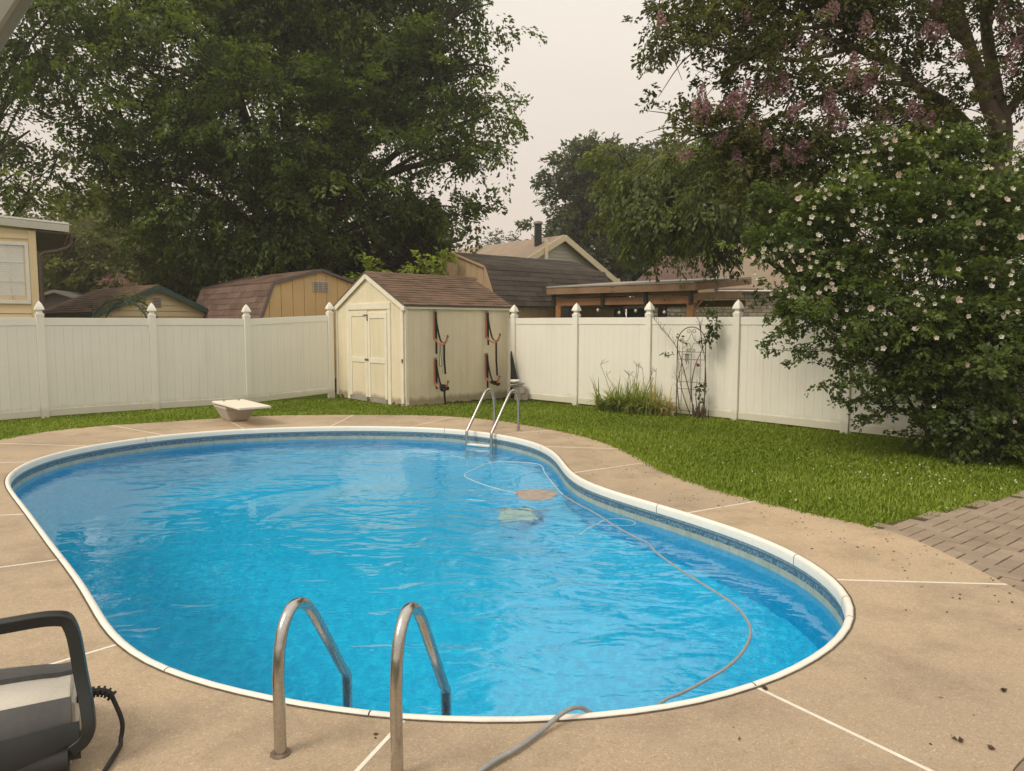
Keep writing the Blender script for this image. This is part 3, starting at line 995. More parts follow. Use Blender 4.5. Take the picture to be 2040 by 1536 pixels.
for i in range(-40, 70):
    for j in range(-50, 50):
        k = (i - j) % 4
        if k == 0:
            x0, y0, r = (i + 1) * BW, (j + .5) * BW, 0.0
        elif k == 3:
            x0, y0, r = (i + .5) * BW, (j + 1) * BW, math.pi / 2
        else:
            continue
        X = 4.2 + x0 * math.cos(rot0) - y0 * math.sin(rot0)
        Y = 5.0 + x0 * math.sin(rot0) + y0 * math.cos(rot0)
        cnt.append((X, Y, r + rot0))
P_ = np.array([(c[0], c[1]) for c in cnt])
ok = inpoly(P_, paver_poly) & ~inpoly(P_, ring_offset(DECK_OUT, 0.10))
sel = [c for c, k in zip(cnt, ok) if k]
sel.sort(key=lambda c: math.hypot(c[0], c[1]))
seen = set()
placed = 0
for X, Y, r in sel:
    key = (round(X, 2), round(Y, 2))
    if key in seen:
        continue
    seen.add(key)
    if placed >= 300:
        break
    placed += 1
    mt = Matrix.Translation((X, Y, -0.0035 + random.uniform(-.002, .002))) @ Matrix.Rotation(r + random.gauss(0, .008), 4, 'Z') @ Matrix.Rotation(random.gauss(0, .004), 4, 'X')
    inst('paver', brick_me, paving, mt)

# the rest of the patio, out of frame to the right and behind, as one part
far_poly = [(3.05, 5.93), (5.3, 7.25), (8.9, 9.3), (8.9, -.9), (-2.9, -.9), (-2.9, 1.8), (1.6, 1.8)]
ok2 = inpoly(P_, far_poly) & ~inpoly(P_, ring_offset(DECK_OUT, 0.10)) & ~inpoly(P_, paver_poly)
fm_ = MB()
for X, Y, r in [c for c, k in zip(cnt, ok2) if k] + sel[300:]:
    ax_, ay_ = Vector((math.cos(r), math.sin(r), 0)), Vector((-math.sin(r), math.cos(r), 0))
    fm_.obox((X, Y, -.024 + random.uniform(-.001, .001)), ax_ * (BL / 2 - .006), ay_ * (BW / 2 - .006), (0, 0, .02))
part('paver_field', fm_, M['paver'], paving)['kind'] = 'stuff'

# ------------------------------------------------------------------ grass
FENCE_R = [(-1.25, 17.85), (0.05, 16.6), (1.37, 15.33), (2.70, 14.16), (4.04, 12.89), (5.33, 11.38), (6.62, 10.0), (7.9, 8.6), (9.2, 7.2)]
FENCE_L = [(-10.15, 12.02), (-8.70, 13.28), (-7.24, 14.50), (-5.74, 15.58), (-4.28, 16.93)]
SN = Vector((-2.22, 14.87, 0))                       # shed corner nearest the pool
SA, SB = Vector((0.746, 0.666, 0)), Vector((-0.666, 0.746, 0))
SL, SW = 2.88, 2.88
shed_fp = [tuple((SN)[:2]), tuple((SN + SA * SL)[:2]), tuple((SN + SA * SL + SB * SW)[:2]), tuple((SN + SB * SW)[:2])]
deck_poly = ring_offset(DECK_OUT, 0.03)
lawn_poly = [(-10.2, 11.9), (-8.7, 13.2), (-7.2, 14.42), (-5.7, 15.5), (-4.3, 16.8), (-1.3, 17.7), (0.05, 16.5), (1.35, 15.25), (2.67, 14.08), (4.0, 12.8), (5.28, 11.3), (6.55, 9.9), (7.8, 8.6), (8.4, 9.0), (5.2, 7.15), (3.0, 5.85), (2.0, 6.6), (1.0, 8.0), (-2, 9.5), (-7.0, 9.8), (-11, 9.5)]
def grass():
    rng = np.random.default_rng(3)
    n = 620000
    x = rng.uniform(-11, 8.4, n); y = rng.uniform(5.6, 17.8, n)
    p = np.c_[x, y]
    vis = (np.abs(x) < y * 0.80 + 0.6)
    p = p[vis]
    p = p[inpoly(p, lawn_poly)]
    rag = inpoly(p, ring_offset(DECK_OUT, .075)) | (inpoly(p, deck_poly) & (rng.random(len(p)) < .72))
    p = p[~rag]
    p = p[~inpoly(p, shed_fp)]
    # thin with distance
    keep = rng.random(len(p)) < np.clip(11.0 / p[:, 1], 0.35, 1.0)
    p = p[keep]
    n = len(p)
    patch = (np.sin(p[:, 0] * 1.7 + 1.3 * np.sin(p[:, 1] * 1.1)) + np.sin(p[:, 1] * 2.3 + p[:, 0] * 0.9)) * 0.25 + 0.5
    clump = rng.random(n)
    h = (0.028 + 0.042 * rng.random(n) ** 1.5) * (0.8 + 0.5 * patch)
    w = 0.0035 + 0.0035 * rng.random(n)
    w *= np.clip(p[:, 1] / 8, 1, 1.7)
    ang = rng.uniform(0, 2 * np.pi, n)
    d = np.c_[np.cos(ang), np.sin(ang)]
    sv = np.c_[-d[:, 1], d[:, 0], np.zeros(n)]
    lean = h * (0.35 + 0.9 * rng.random(n))
    b = np.c_[p, np.where(inpoly(p, ring_offset(DECK_OUT, .005)), 0.0, -0.045)]
    m = b + np.c_[d * (lean * 0.35)[:, None], h * 0.65]
    t = b + np.c_[d * lean[:, None], h * (0.75 + 0.3 * rng.random(n))]
    W = w[:, None] * sv
    v = np.stack([b - W, b + W, m + W * 0.8, m - W * 0.8, t], 1).reshape(-1, 3)
    o = np.arange(n)[:, None] * 5
    q = np.hstack([o, o + 1, o + 2, o + 3])
    tri = np.hstack([o + 3, o + 2, o + 4, o + 4])
    # triangles only
    f = np.vstack([np.hstack([o, o + 1, o + 2]), np.hstack([o, o + 2, o + 3]), np.hstack([o + 3, o + 2, o + 4])])
    tn = np.clip(0.15 + 0.5 * patch * rng.random(n) + 0.35 * rng.random(n) - 0.03 * np.clip(p[:, 1] - 11, 0, 5), 0, 1)
    dry = rng.random(n) < 0.03 + 0.10 * (np.sin(p[:, 0] * 3.1 + 2 * np.sin(p[:, 1] * 2.2)) > 0.75)
    tn[dry] = 1.0
    me = np_mesh('grass', v, f, np.tile(tn, 3))
    me.materials.append(M['grass'])
    o = bpy.data.objects.new('grass', me)
    COL.objects.link(o)
    tag(o, 'short green lawn grass between the deck and the white fence', 'grass', None, 'stuff')
    # clover heads
    q = np.c_[rng.uniform(2.0, 7.4, 1500), rng.uniform(6.2, 11.5, 1500)]
    q = q[inpoly(q, lawn_poly) & ~inpoly(q, deck_poly)]
    dens = np.exp(-(((q[:, 0] - 4.6) / 1.5) ** 2 + ((q[:, 1] - 8.2) / 1.0) ** 2)) + 0.12
    q = q[rng.random(len(q)) < dens * 0.20]
    mb = MB()
    for (a, c) in q:
        r = random.uniform(0.006, 0.011)
        z = random.uniform(0.01, 0.035)
        mb.lathe((a, c, z), [(r * .4, -r), (r, 0), (r * .7, r * .8), (r * .1, r)], 5)
    single('clover_flowers', mb, M['clover'], 'white clover heads scattered through the right hand lawn', 'clover', None, 'stuff')
grass()

# ------------------------------------------------------------------ fence
def cap_mesh():
    mb = MB()
    r2 = math.sqrt(2)
    pr = [(.078, 0), (.078, .045), (.058, .055), (.046, .085), (.05, .105), (.088, .118), (.088, .132), (.074, .175), (.05, .225), (.022, .265), (.002, .29)]
    mb.lathe((0, 0, 0), [(r * r2 * .86, z * .97) for r, z in pr], 4, math.pi / 4)
    me = mb.mesh('post_cap')
    me.materials.append(M['fence'])
    return me
CAP = cap_mesh()
def plank_mesh(w, h):
    mb = MB()
    # tongue-and-groove plank with a shallow centre groove on both faces
    x = w / 2 - 0.0007
    t = 0.011
    prof = [(-x, -t + .0018), (-x + .0024, -t), (-.0028, -t), (0, -t + .0015), (.0028, -t), (x - .0024, -t), (x, -t + .0018), (x, t - .002), (x - .0025, t), (-x + .0025, t), (-x, t - .002)]
    k = len(prof)
    vs = [(a, b, 0) for a, b in prof] + [(a, b, h) for a, b in prof]
    fs = [(i, (i + 1) % k, k + (i + 1) % k, k + i) for i in range(k)]
    mb.add(vs, fs)
    me = mb.mesh('plank')
    me.materials.append(M['fence'])
    return me
def fence_run(name, label, pts, tops, zbase=-0.05):
    loc = ((pts[0][0] + pts[-1][0]) / 2, (pts[0][1] + pts[-1][1]) / 2, 0)
    f = thing(name, label, 'fence', loc)
    for i, (x, y) in enumerate(pts):
        j = min(i, len(pts) - 2)
        d = (Vector((*pts[j + 1], 0)) - Vector((*pts[j], 0))).normalized()
        ang = math.atan2(d.y, d.x)
        mb = MB().obox((x, y, (tops[i] + 0.03 + zbase) / 2), d * 0.0635, Vector((-d.y, d.x, 0)) * 0.0635, (0, 0, (tops[i] + 0.03 - zbase) / 2))
        p = part('post', mb, M['fence'], f, bevel=0.006)
        inst('post_cap', CAP, p, Matrix.Translation((x, y, tops[i] + 0.03)) @ Matrix.Rotation(ang, 4, 'Z'))
    for i in range(len(pts) - 1):
        a, b = Vector((*pts[i], 0)), Vector((*pts[i + 1], 0))
        d = (b - a).normalized()
        L = (b - a).length
        A, B = a + d * 0.066, b - d * 0.066
        z0, z1 = tops[i], tops[i + 1]
        part('rail', MB().beam(A + Vector((0, 0, z0 - 0.07)), B + Vector((0, 0, z1 - 0.07)), 0.045, 0.14), M['fence'], f, bevel=0.004)
        part('rail', MB().beam(A + Vector((0, 0, z0 - 1.765)), B + Vector((0, 0, z1 - 1.765)), 0.045, 0.13), M['fence'], f, bevel=0.004)
        n = max(6, round((B - A).length / 0.15))
        w = (B - A).length / n
        pm = plank_mesh(w, 1.57)
        for k in range(n):
            t = (k + .5) / n
            o = A.lerp(B, t)
            zz = z0 + (z1 - z0) * t
            inst('plank', pm, f, frame((o.x, o.y, zz - 1.70), d, (-d.y, d.x, 0), (0, 0, 1)))
    return f
fence_run('vinyl_fence', 'white vinyl privacy fence left of the cream shed, behind the diving board', FENCE_L, [1.80, 1.83, 1.83, 1.83, 1.92])
fence_run('vinyl_fence', 'white vinyl privacy fence right of the shed, behind the trellis and flowering shrub', FENCE_R, [1.86, 1.85, 1.85, 1.845, 1.84, 1.84, 1.84, 1.84, 1.84])

# ------------------------------------------------------------------ building helpers
def shingles(roof, p0, u, v, Lu, Lv, tab, course, mat, lift=0.004, maxn=300):
    """overlapping shingle tabs on a roof plane: p0 lower corner, u along the eave, v up the slope"""
    u, v = Vector(u).normalized(), Vector(v).normalized()
    n = u.cross(v)
    th = 0.008
    mb = MB()
    g = 0.003
    mb.hexa([(g, 0, 0), (tab - g, 0, 0), (tab - g, course * 1.06, -.004), (g, course * 1.06, -.004)], [(g, 0, th * 1.6), (tab - g, 0, th * 1.6), (tab - g, course * 1.06, th * .5), (g, course * 1.06, th * .5)])
    me = mb.mesh('shingle')
    me.materials.append(mat)
    nc = int(round(Lv / course))
    for r in range(nc):
        s = -(r % 2) * tab / 2
        while s < Lu - 0.01:
            a, b = max(s, 0), min(s + tab, Lu)
            if b - a > 0.02:
                o = Vector(p0) + u * a + v * (r * course) + n * lift
                mt = frame(o, u, v, n) @ Matrix.Diagonal(((b - a) / tab, 1, random.uniform(.8, 1.5), 1))
                inst('shingle', me, roof, mt)
            s += tab

def board_wall(parent, o, u, n, width, bw, top, z0, mat, gap=0.006, th=0.02, name='siding_board'):
    """vertical boards, each cut at the top by top(s)"""
    o, u, n = Vector(o), Vector(u), Vector(n)
    k = max(1, round(width / bw))
    w = width / k
    for i in range(k):
        a, b = i * w + gap / 2, (i + 1) * w - gap / 2
        pts = [o + u * a + Vector((0, 0, z0)), o + u * b + Vector((0, 0, z0)), o + u * b + Vector((0, 0, top(b)))]
        for s in sorted((s for s in getattr(top, 'knots', []) if a < s < b), reverse=True):
            pts.append(o + u * s + Vector((0, 0, top(s))))
        pts.append(o + u * a + Vector((0, 0, top(a))))
        part(name, MB().slab(pts, n * th), mat, parent)

def lap_wall(parent, o, u, n, course, z0, z1, spanf, mat, name='siding_board'):
    o, u, n = Vector(o), Vector(u), Vector(n)
    z = z0
    while z < z1 - 1e-4:
        h = min(course, z1 - z)
        a0, b0 = spanf(z); a1, b1 = spanf(z + h)
        if b0 - a0 > 0.03:
            Z = lambda s, zz, d: o + u * s + Vector((0, 0, zz)) + n * d
            if b1 - a1 < 0.01:
                a1 = b1 = (a1 + b1) / 2; b1 += .01
            part(name, MB().hexa([Z(a0, z, 0), Z(b0, z, 0), Z(b0, z, .030), Z(a0, z, .030)], [Z(a1, z + h - .014, 0), Z(b1, z + h - .014, 0), Z(b1, z + h - .014, .012), Z(a1, z + h - .014, .012)]), mat, parent)
        z += h

class Top:
    def __init__(s, knots):
        s.k = knots
        s.knots = [q[0] for q in knots]
    def __call__(s, x):
        return float(np.interp(x, [q[0] for q in s.k], [q[1] for q in s.k]))

# ------------------------------------------------------------------ cream garden shed
def cream_shed():
    sh = thing('garden_shed', 'cream painted garden shed with double doors beside the pool deck', 'shed', tuple(SN + SA * SL / 2 + SB * SW / 2))
    EZ, AZ = 2.10, 2.80
    nA, nB = -SB, -SA                      # outward normals of the side wall and the door wall
    side_n = Vector((SA.y, -SA.x, 0))      # faces the pool
    # core walls, then boards
    core = [SN + SA * .03 + SB * .03, SN + SA * (SL - .03) + SB * .03, SN + SA * (SL - .03) + SB * (SW - .03), SN + SA * .03 + SB * (SW - .03)]
    part('wall_core', MB().slab([p + Vector((0, 0, .05)) for p in core], (0, 0, EZ - .07)), M['shed'], sh)
    board_wall(sh, SN + SB * .0, SA, side_n, SL, 0.205, Top([(0, EZ), (SL, EZ)]), 0.0, M['shed'], gap=0.003, th=0.016)
    gt = Top([(0, EZ), (SW / 2, AZ), (SW, EZ)])
    board_wall(sh, SN, SB, nB, SW, 0.205, gt, 0.0, M['shed'], gap=0.003, th=0.016)
    far = SN + SA * SL
    part('gable_wall', MB().slab([far + Vector((0, 0, 0)), far + SB * SW, far + SB * SW + Vector((0, 0, EZ)), far + SB * SW / 2 + Vector((0, 0, AZ)), far + Vector((0, 0, EZ))], SA * .02), M['shed'], sh)
    bk = SN + SB * SW
    part('rear_wall', MB().slab([bk, bk + SA * SL, bk + SA * SL + Vector((0, 0, EZ)), bk + Vector((0, 0, EZ))], SB * .02), M['shed'], sh)
    # corner trim
    for c in (SN, bk):
        sgn = 1 if c is SN else -1
        q = c + nB * .030 + SB * (.045 * sgn)
        part('corner_trim', MB().obox(q + Vector((0, 0, EZ / 2 + .02)), SB * .045, nB * .012, (0, 0, EZ / 2 - .04)), M['shed_trim'], sh, bevel=.003)
    part('corner_trim', MB().obox(SN + side_n * .030 + SA * .03 + Vector((0, 0, EZ / 2)), SA * .035, side_n * .012, (0, 0, EZ / 2 - .02)), M['shed_trim'], sh, bevel=.003)
    part('skirt_board', MB().obox(SN + side_n * .005 + SA * SL / 2 + Vector((0, 0, -.015)), SA * SL / 2, side_n * .006, (0, 0, .03)), M['rot'], sh)
    # roof: two slopes with shingles
    ov, rk = 0.10, 0.07
    slope = (AZ - EZ) / (SW / 2)
    vlen = math.hypot(SW / 2, AZ - EZ)
    for sgn in (1, -1):
        base = SN if sgn == 1 else bk
        inw = SB * sgn
        v = (inw * (SW / 2) + Vector((0, 0, AZ - EZ))).normalized()
        u = SA if sgn == 1 else -SA
        n = u.cross(v)
        p0 = base + nB * rk if sgn == 1 else base + SA * (SL + rk * .7)
        p0 = p0 - v * ov + Vector((0, 0, EZ + .02))
        Lu = SL + rk * 1.7
        Lv = vlen + ov
        rf = part('roof', MB().slab([p0, p0 + u * Lu, p0 + u * Lu + v * Lv, p0 + v * Lv], n * .03), M['grey_paint'], sh)
        if sgn == 1:
            shingles(rf, p0 + n * .03, u, v, Lu, Lv - .05, 0.30, 0.125, M['shingle_brown'])
        else:
            part('shingle_sheet', MB().slab([p0 + n * .032, p0 + u * Lu + n * .032, p0 + u * Lu + v * Lv + n * .032, p0 + v * Lv + n * .032], n * .01), M['shingle_brown'], rf)
    rp0 = SN + SB * SW / 2 + nB * rk + Vector((0, 0, AZ + .062)); 
    for k in range(11):
        a = rp0 + SA * (k * .282)
        mb = MB()
        for sgn in (1, -1):
            v = (SB * sgn * (SW / 2) - Vector((0, 0, AZ - EZ))).normalized()
            mb.slab([a, a + SA * .276, a + SA * .276 + v * .13, a + v * .13], (0, 0, .012))
        part('ridge_cap', mb, M['shingle_brown'], sh)
    # rake boards, eave fascia, gable soffit returns
    for sgn in (1, -1):
        base = SN if sgn == 1 else bk
        inw = SB * sgn
        v = (inw * (SW / 2) + Vector((0, 0, AZ - EZ))).normalized()
        a = base - v * ov + nB * (rk - .012) + Vector((0, 0, -.035))
        b = base + inw * (SW / 2) + nB * (rk - .012) + Vector((0, 0, AZ - EZ)) + Vector((0, 0, -.035))
        a.z += EZ; b.z = AZ - .035
        up = v.cross(nB).normalized()
        if up.z < 0: up = -up
        part('rake_board', MB().beam(a, b, .022, .10, up), M['shed_trim'], sh, bevel=.003)
        part('soffit', MB().slab([a - nB * .012 + Vector((0, 0, .03)), b - nB * .012 + Vector((0, 0, .03)), b - nB * .055 + Vector((0, 0, .03)), a - nB * .055 + Vector((0, 0, .03))], (0, 0, .012)), M['shed_trim'], sh)
        part('rake_return', MB().obox(base - inw * .02 + nB * .035 + Vector((0, 0, EZ - .06)), inw * .06, nB * .03, (0, 0, .045)), M['shed_trim'], sh)
    part('eave_board', MB().obox(SN + side_n * .06 + SA * (SL / 2) + Vector((0, 0, EZ - .035)), SA * (SL / 2 + .05), side_n * .012, (0, 0, .035)), M['shed_trim'], sh)
    # doors on the door wall: s measured from the near corner towards the left
    def at(s, z, d=0.0):
        return SN + SB * s + nB * d + Vector((0, 0, z))
    s0, s1, z1 = 0.60, 2.22, 2.03          # near jamb, far jamb
    part('door_header', MB().obox(at((s0 + s1) / 2, z1 + .07, .03), SB * ((s1 - s0) / 2 + .12), nB * .016, (0, 0, .065)), M['shed_trim'], sh, bevel=.003)
    for s in (s0 - .06, s1 + .06):
        part('door_jamb', MB().obox(at(s, z1 / 2, .03), SB * .055, nB * .016, (0, 0, z1 / 2)), M['shed_trim'], sh, bevel=.003)
    mid = (s0 + s1) / 2
    for a, b, lab, drop in ((s0 + .01, mid - .006, 'right door leaf hanging a little low', .05), (mid + .006, s1 - .01, 'left door leaf', 0.0)):
        d = part('door', MB().obox(at((a + b) / 2, z1 / 2 + .03 - drop / 2, .026), SB * ((b - a) / 2), nB * .010, (0, 0, z1 / 2 - .06)), M['shed'], sh, label=lab)
        fw = .05
        z0_, zt = .10, z1 - .02 - drop
        for s in (a + fw, b - fw):
            part('stile', MB().obox(at(s, (z0_ + zt) / 2, .043), SB * fw, nB * .008, (0, 0, (zt - z0_) / 2)), M['shed_trim'], d, bevel=.002)
        for z, hh in ((zt - .06, .06), (.92, .055)):
            part('door_rail', MB().obox(at((a + b) / 2, z, .043), SB * ((b - a) / 2 - 2 * fw - .002), nB * .008, (0, 0, hh)), M['shed_trim'], d, bevel=.002)
        part('kick_board', MB().obox(at((a + b) / 2, .06, .034), SB * ((b - a) / 2 - .06), nB * .006, (0, 0, .06)), M['block'], d)
    hg = MB().obox(at(mid + .07, z1 - .12, .058), SB * .08, nB * .006, (0, 0, .014))
    hg.obox(at(mid - .02, z1 - .17, .06), SB * .016, nB * .008, (0, 0, .07))
    part('door_hook', hg, M['rust'], sh)
    lt = MB().obox(at(mid + .05, .93, .058), SB * .055, nB * .006, (0, 0, .022)).obox(at(mid - .03, .93, .062), SB * .012, nB * .012, (0, 0, .018))
    part('latch', lt, M['rust'], sh)
    # rotted bottom edge of the siding
    rb = MB()
    for k in range(40):
        s = random.uniform(0, SW)
        rb.obox(at(s, random.uniform(-.01, .05), .018), SB * random.uniform(.01, .05), nB * .004, (0, 0, random.uniform(.01, .03)))
    for k in range(22):
        s = random.uniform(0, SL)
        q = SN + SA * s + side_n * .02 + Vector((0, 0, random.uniform(-.02, .02)))
        rb.obox(q, SA * random.uniform(.01, .06), side_n * .004, (0, 0, random.uniform(.008, .02)))
    rb = part('rotted_edge', rb, M['rot'], sh)
    rb['kind'] = 'stuff'
    # small door bell knob at corner
    part('corner_hook', MB().obox(SN + nB * .055 + SB * .02 + Vector((0, 0, .95)), SB * .012, nB * .012, (0, 0, .04)), M['rust'], sh)
    return side_n
SIDE_N = cream_shed()

# ------------------------------------------------------------------ strap racks on the side of the shed
def rack(label, s, ztop, h, tails, cord=False, knot=False):
    def q(ds, z, d):
        return tuple(SN + SA * (s + ds) + SIDE_N * (.018 + d) + Vector((0, 0, z)))
    t = thing('wall_rack', label, 'rack', q(0, ztop, 0), 'strap racks on the shed wall')
    zb = ztop - h
    part('back_plate', MB().obox(Vector(q(0, (ztop + zb) / 2, .012)), SA * .028, SIDE_N * .012, (0, 0, h / 2)), M['orange'], t, bevel=.004)
    pth = catmull([q(0, zb + .04, .02), q(0, zb - .04, .10), q(.0, zb - .09, .24), q(0, zb - .07, .38), q(.0, zb + .02, .45), q(0, zb + .11, .47)], 4)
    part('arm', MB().tube(pth, .019, 8), M['orange'], t, True)
    part('top_clip', MB().obox(Vector(q(0, ztop - .02, .035)), SA * .03, SIDE_N * .014, (0, 0, .035)), M['mid_grey'], t, bevel=.004)
    sag = catmull([q(.0, ztop - .03, .05), q(.0, ztop - h * .45, .09), q(0, zb + .02, .20), q(0, zb - .055, .31), q(0, zb - .03, .41), q(0, zb + .09, .49)], 4)
    part('strap', MB().ribbon(sag, .045, SA), M['strap'], t)
    part('strap_end', MB().ribbon([q(.012, ztop - .04, .045), q(.008, zb + .10, .055), q(.006, zb - tails[0], .06)], .042, SA + SIDE_N * .7), M['strap'], t)
    if tails[1]:
        zz = zb - .06
        part('strap_end', MB().ribbon([q(.01, zz, .33), q(.02, zz - tails[1] * .55, .32), q(.04, zz - tails[1], .33)], .042, SA + SIDE_N * .6), M['strap'], t)
    if cord:
        part('cord_loop', MB().tube(catmull([q(0, zb - .05, .2), q(.0, zb - .25, .19), q(-.01, zb - .52, .19), q(.02, zb - .56, .20), q(.03, zb - .5, .22), q(.01, zb - .25, .21), q(.01, zb - .05, .22)], 4), .006, 5), M['cane'], t, True)
        part('thin_cord', MB().tube([q(0, zb - .06, .27), q(.01, zb - .4, .28), q(.01, zb - .72, .28)], .004, 5), M['cane'], t)
    if knot:
        kn = MB()
        for k in range(9):
            c = Vector(q(random.uniform(-.03, .03), zb - .06 + random.uniform(-.05, .05), .33 + random.uniform(-.07, .09)))
            kn.obox(c, SA * .04, SIDE_N * random.uniform(.02, .05), (random.uniform(-.02, .02), 0, random.uniform(.012, .04)))
        part('strap_bundle', kn, M['strap'], t, bevel=.008)
rack('upper orange wall rack nearer the shed doors, cord loop hanging from its arm', .74, 2.00, .62, (.30, .66), cord=True)
rack('upper orange wall rack at the far end of the shed side, one long strap tail', 2.18, 2.00, .60, (.16, .78))
rack('lower orange wall rack nearer the shed doors, knotted strap tail below it', .74, 0.99, .56, (.10, .36), knot=True)
rack('lower orange wall rack at the far end, strap bundled on its arm', 2.16, 1.05, .58, (.20, 0), knot=True)

# ------------------------------------------------------------------ stored things between shed and fence
c0 = SN + SA * (SL + .18) + Vector((0, 0, 0))
tb = MB()
tp = [Vector((-0.047, 16.9, 1.004)), Vector((-0.012, 16.9, 0.601)), Vector((0.071, 16.8, 0.016))]
tb.tube(catmull([Vector((.06, 16.40, .02)), Vector((.05, 16.41, .35)), Vector((.02, 16.43, .70)), Vector((-.005, 16.45, .92)), Vector((-.02, 16.46, 1.10))], 4), [.10, .11, .105, .10, .095, .085, .075, .065, .055, .05, .045, .04, .035, .03, .025, .02, .012], 9)
single('folded_tarp', tb, M['tarp'], 'black folded cover leaning between the shed corner and the fence', 'cover', smooth=True)
for (x, y, z, r, lab) in ((.20, 16.14, .08, .3, 'lower grey hollow block on the grass behind the shed corner'), (.16, 16.16, .235, -.2, 'upper grey hollow block stacked behind the shed corner')):
    mb = MB()
    ca, sa = math.cos(r), math.sin(r)
    ax, ay = Vector((ca, sa, 0)), Vector((-sa, ca, 0))
    b = Vector((x, y, z))
    for k in (-1, 0, 1):
        mb.obox(b + ax * (.12 * k), ax * .015, ay * .075, (0, 0, .074))
    for k in (-1, 1):
        mb.obox(b + ay * (.061 * k), ax * .104, ay * .014, (0, 0, .0725))
    single('hollow_block', mb, M['block'], lab, 'concrete block', 'hollow blocks behind the shed')
pl = thing('wood_plank', 'weathered plank stack lying on the hollow blocks behind the shed', 'planks', (.08, 16.15, .33))
for k, (dz, r) in enumerate(((0, .25), (.035, .42))):
    part('plank', MB().obox((.09 + .02 * k, 16.15, .328 + dz), (.17 * math.cos(r), .17 * math.sin(r), 0.015), (-.06 * math.sin(r), .06 * math.cos(r), 0), (0, 0, .012)), M['block'], pl, bevel=.003)
single('pipe_offcut', MB().tube([(-.03, 16.19, .432), (.17, 16.12, .435)], .038, 10), M['white_pvc'], 'short white pipe lying on the planks behind the shed', 'pipe', smooth=True)

# ------------------------------------------------------------------ diving board
def diving_board():
    o = Vector((-5.05, 12.55, 0))
    f = Vector((0.93, -0.37, 0))            # towards the water
    # board from the photo: left end to right tip
    A = Vector((*(-5.22, 12.306), 0)); 
    t = thing('diving_board', 'short cream diving board on a grey moulded stand at the deep end', 'diving board', (-4.75, 12.45, 0))
    c = Vector((-4.93, 12.74, 0))
    d = Vector((0.62, -0.785, 0)).normalized()
    s = Vector((d.y, -d.x, 0))
    def w(a, b, z):
        return tuple(c + d * a + s * b + Vector((0, 0, z)))
    mb = MB().hexa([w(-.46, -.28, .285), w(1.02, -.27, .295), w(1.02, .27, .295), w(-.46, .28, .285)], [w(-.46, -.28, .325), w(1.02, -.27, .335), w(1.02, .27, .335), w(-.46, .28, .325)])
    part('board', mb, M['board'], t, bevel=.012)
    mb = MB().hexa([w(-.34, -.15, 0), w(.16, -.15, 0), w(.16, .15, 0), w(-.34, .15, 0)], [w(-.43, -.25, .22), w(.27, -.25, .22), w(.27, .25, .22), w(-.43, .25, .22)])
    part('stand', mb, M['base_grey'], t, bevel=.02)
    mb = MB().hexa([w(-.44, -.26, .222), w(.28, -.26, .222), w(.28, .26, .222), w(-.44, .26, .222)], [w(-.44, -.26, .272), w(.28, -.26, .272), w(.28, .26, .272), w(-.44, .26, .272)])
    part('stand_rim', mb, M['base_grey'], t, bevel=.01)
    for bb in (-.13, .13):
        part('bolt', MB().lathe(w(-.25, bb, .327), [(.022, 0), (.022, .012), (.010, .018)], 8), M['steel'], t)
    part('spacer', MB().hexa([w(-.40, -.2, .2725), w(.12, -.2, .2725), w(.12, .2, .2725), w(-.40, .2, .2725)], [w(-.40, -.2, .2845), w(.12, -.2, .2875), w(.12, .2, .2875), w(-.40, .2, .2845)]), M['black_metal'], t)
diving_board()

# ------------------------------------------------------------------ ladders
def ladder(label, bases, direc, hts, reach, bend_z, r=.024, depth=-1.15, treads=(-.42, -.68, -.94), tmat='white_pvc'):
    d = Vector((*direc, 0)).normalized()
    cb = (Vector((*bases[0], 0)) + Vector((*bases[1], 0))) / 2
    t = thing('pool_ladder', label, 'ladder', tuple(cb), 'pool ladders')
    for b, ht in zip(bases, hts):
        B = Vector((*b, 0))
        def w(a, z):
            return B + d * a + Vector((0, 0, z))
        pts = [w(0, -.06), w(0, .12), w(0, ht * .55), w(.012, ht * .74)]
        # bow
        bow = catmull([w(.012, ht * .74), w(.05, ht * .90), w(.125, ht * .99), w(.215, ht * .945), w(.285, ht * .83)], 6)
        pts += bow[1:]
        pts += [w(.285 + (reach - .285) * .5, ht * .83 + (bend_z - ht * .83) * .5)]
        pts += catmull([w(reach - .035, bend_z + (ht * .83 - bend_z) * .10), w(reach - .006, bend_z + .01), w(reach, bend_z - .06)], 4)
        pts += [w(reach, -.3), w(reach, depth)]
        part('rail', MB().tube(pts, r, 14), M['steel'], t, True)
        part('deck_socket', MB().lathe((B.x, B.y, -.002), [(r * 1.75, 0), (r * 1.7, .006), (r * 1.1, .010)], 14), M['rust'], t)
    A = Vector((*bases[0], 0)) + d * reach; C = Vector((*bases[1], 0)) + d * reach
    s = (C - A).normalized()
    for z in treads:
        part('tread', MB().obox((A + C) / 2 + Vector((0, 0, z)) - d * .02, (C - A) / 2 - s * r * .8, d * .045, (0, 0, .014)), M[tmat], t, bevel=.008)
    return t
ladder('large stainless ladder rails in the foreground at the shallow end', [(-0.925, 2.735), (-0.435, 2.585)], (0.22, 0.975), (.565, .605), .60, .03)
ladder('small stainless ladder at the far side of the pool near the shed', [(-0.29, 11.74), (0.106, 11.52)], (-.62, -.78), (.66, .66), .68, .02, treads=(-.175, -.50))

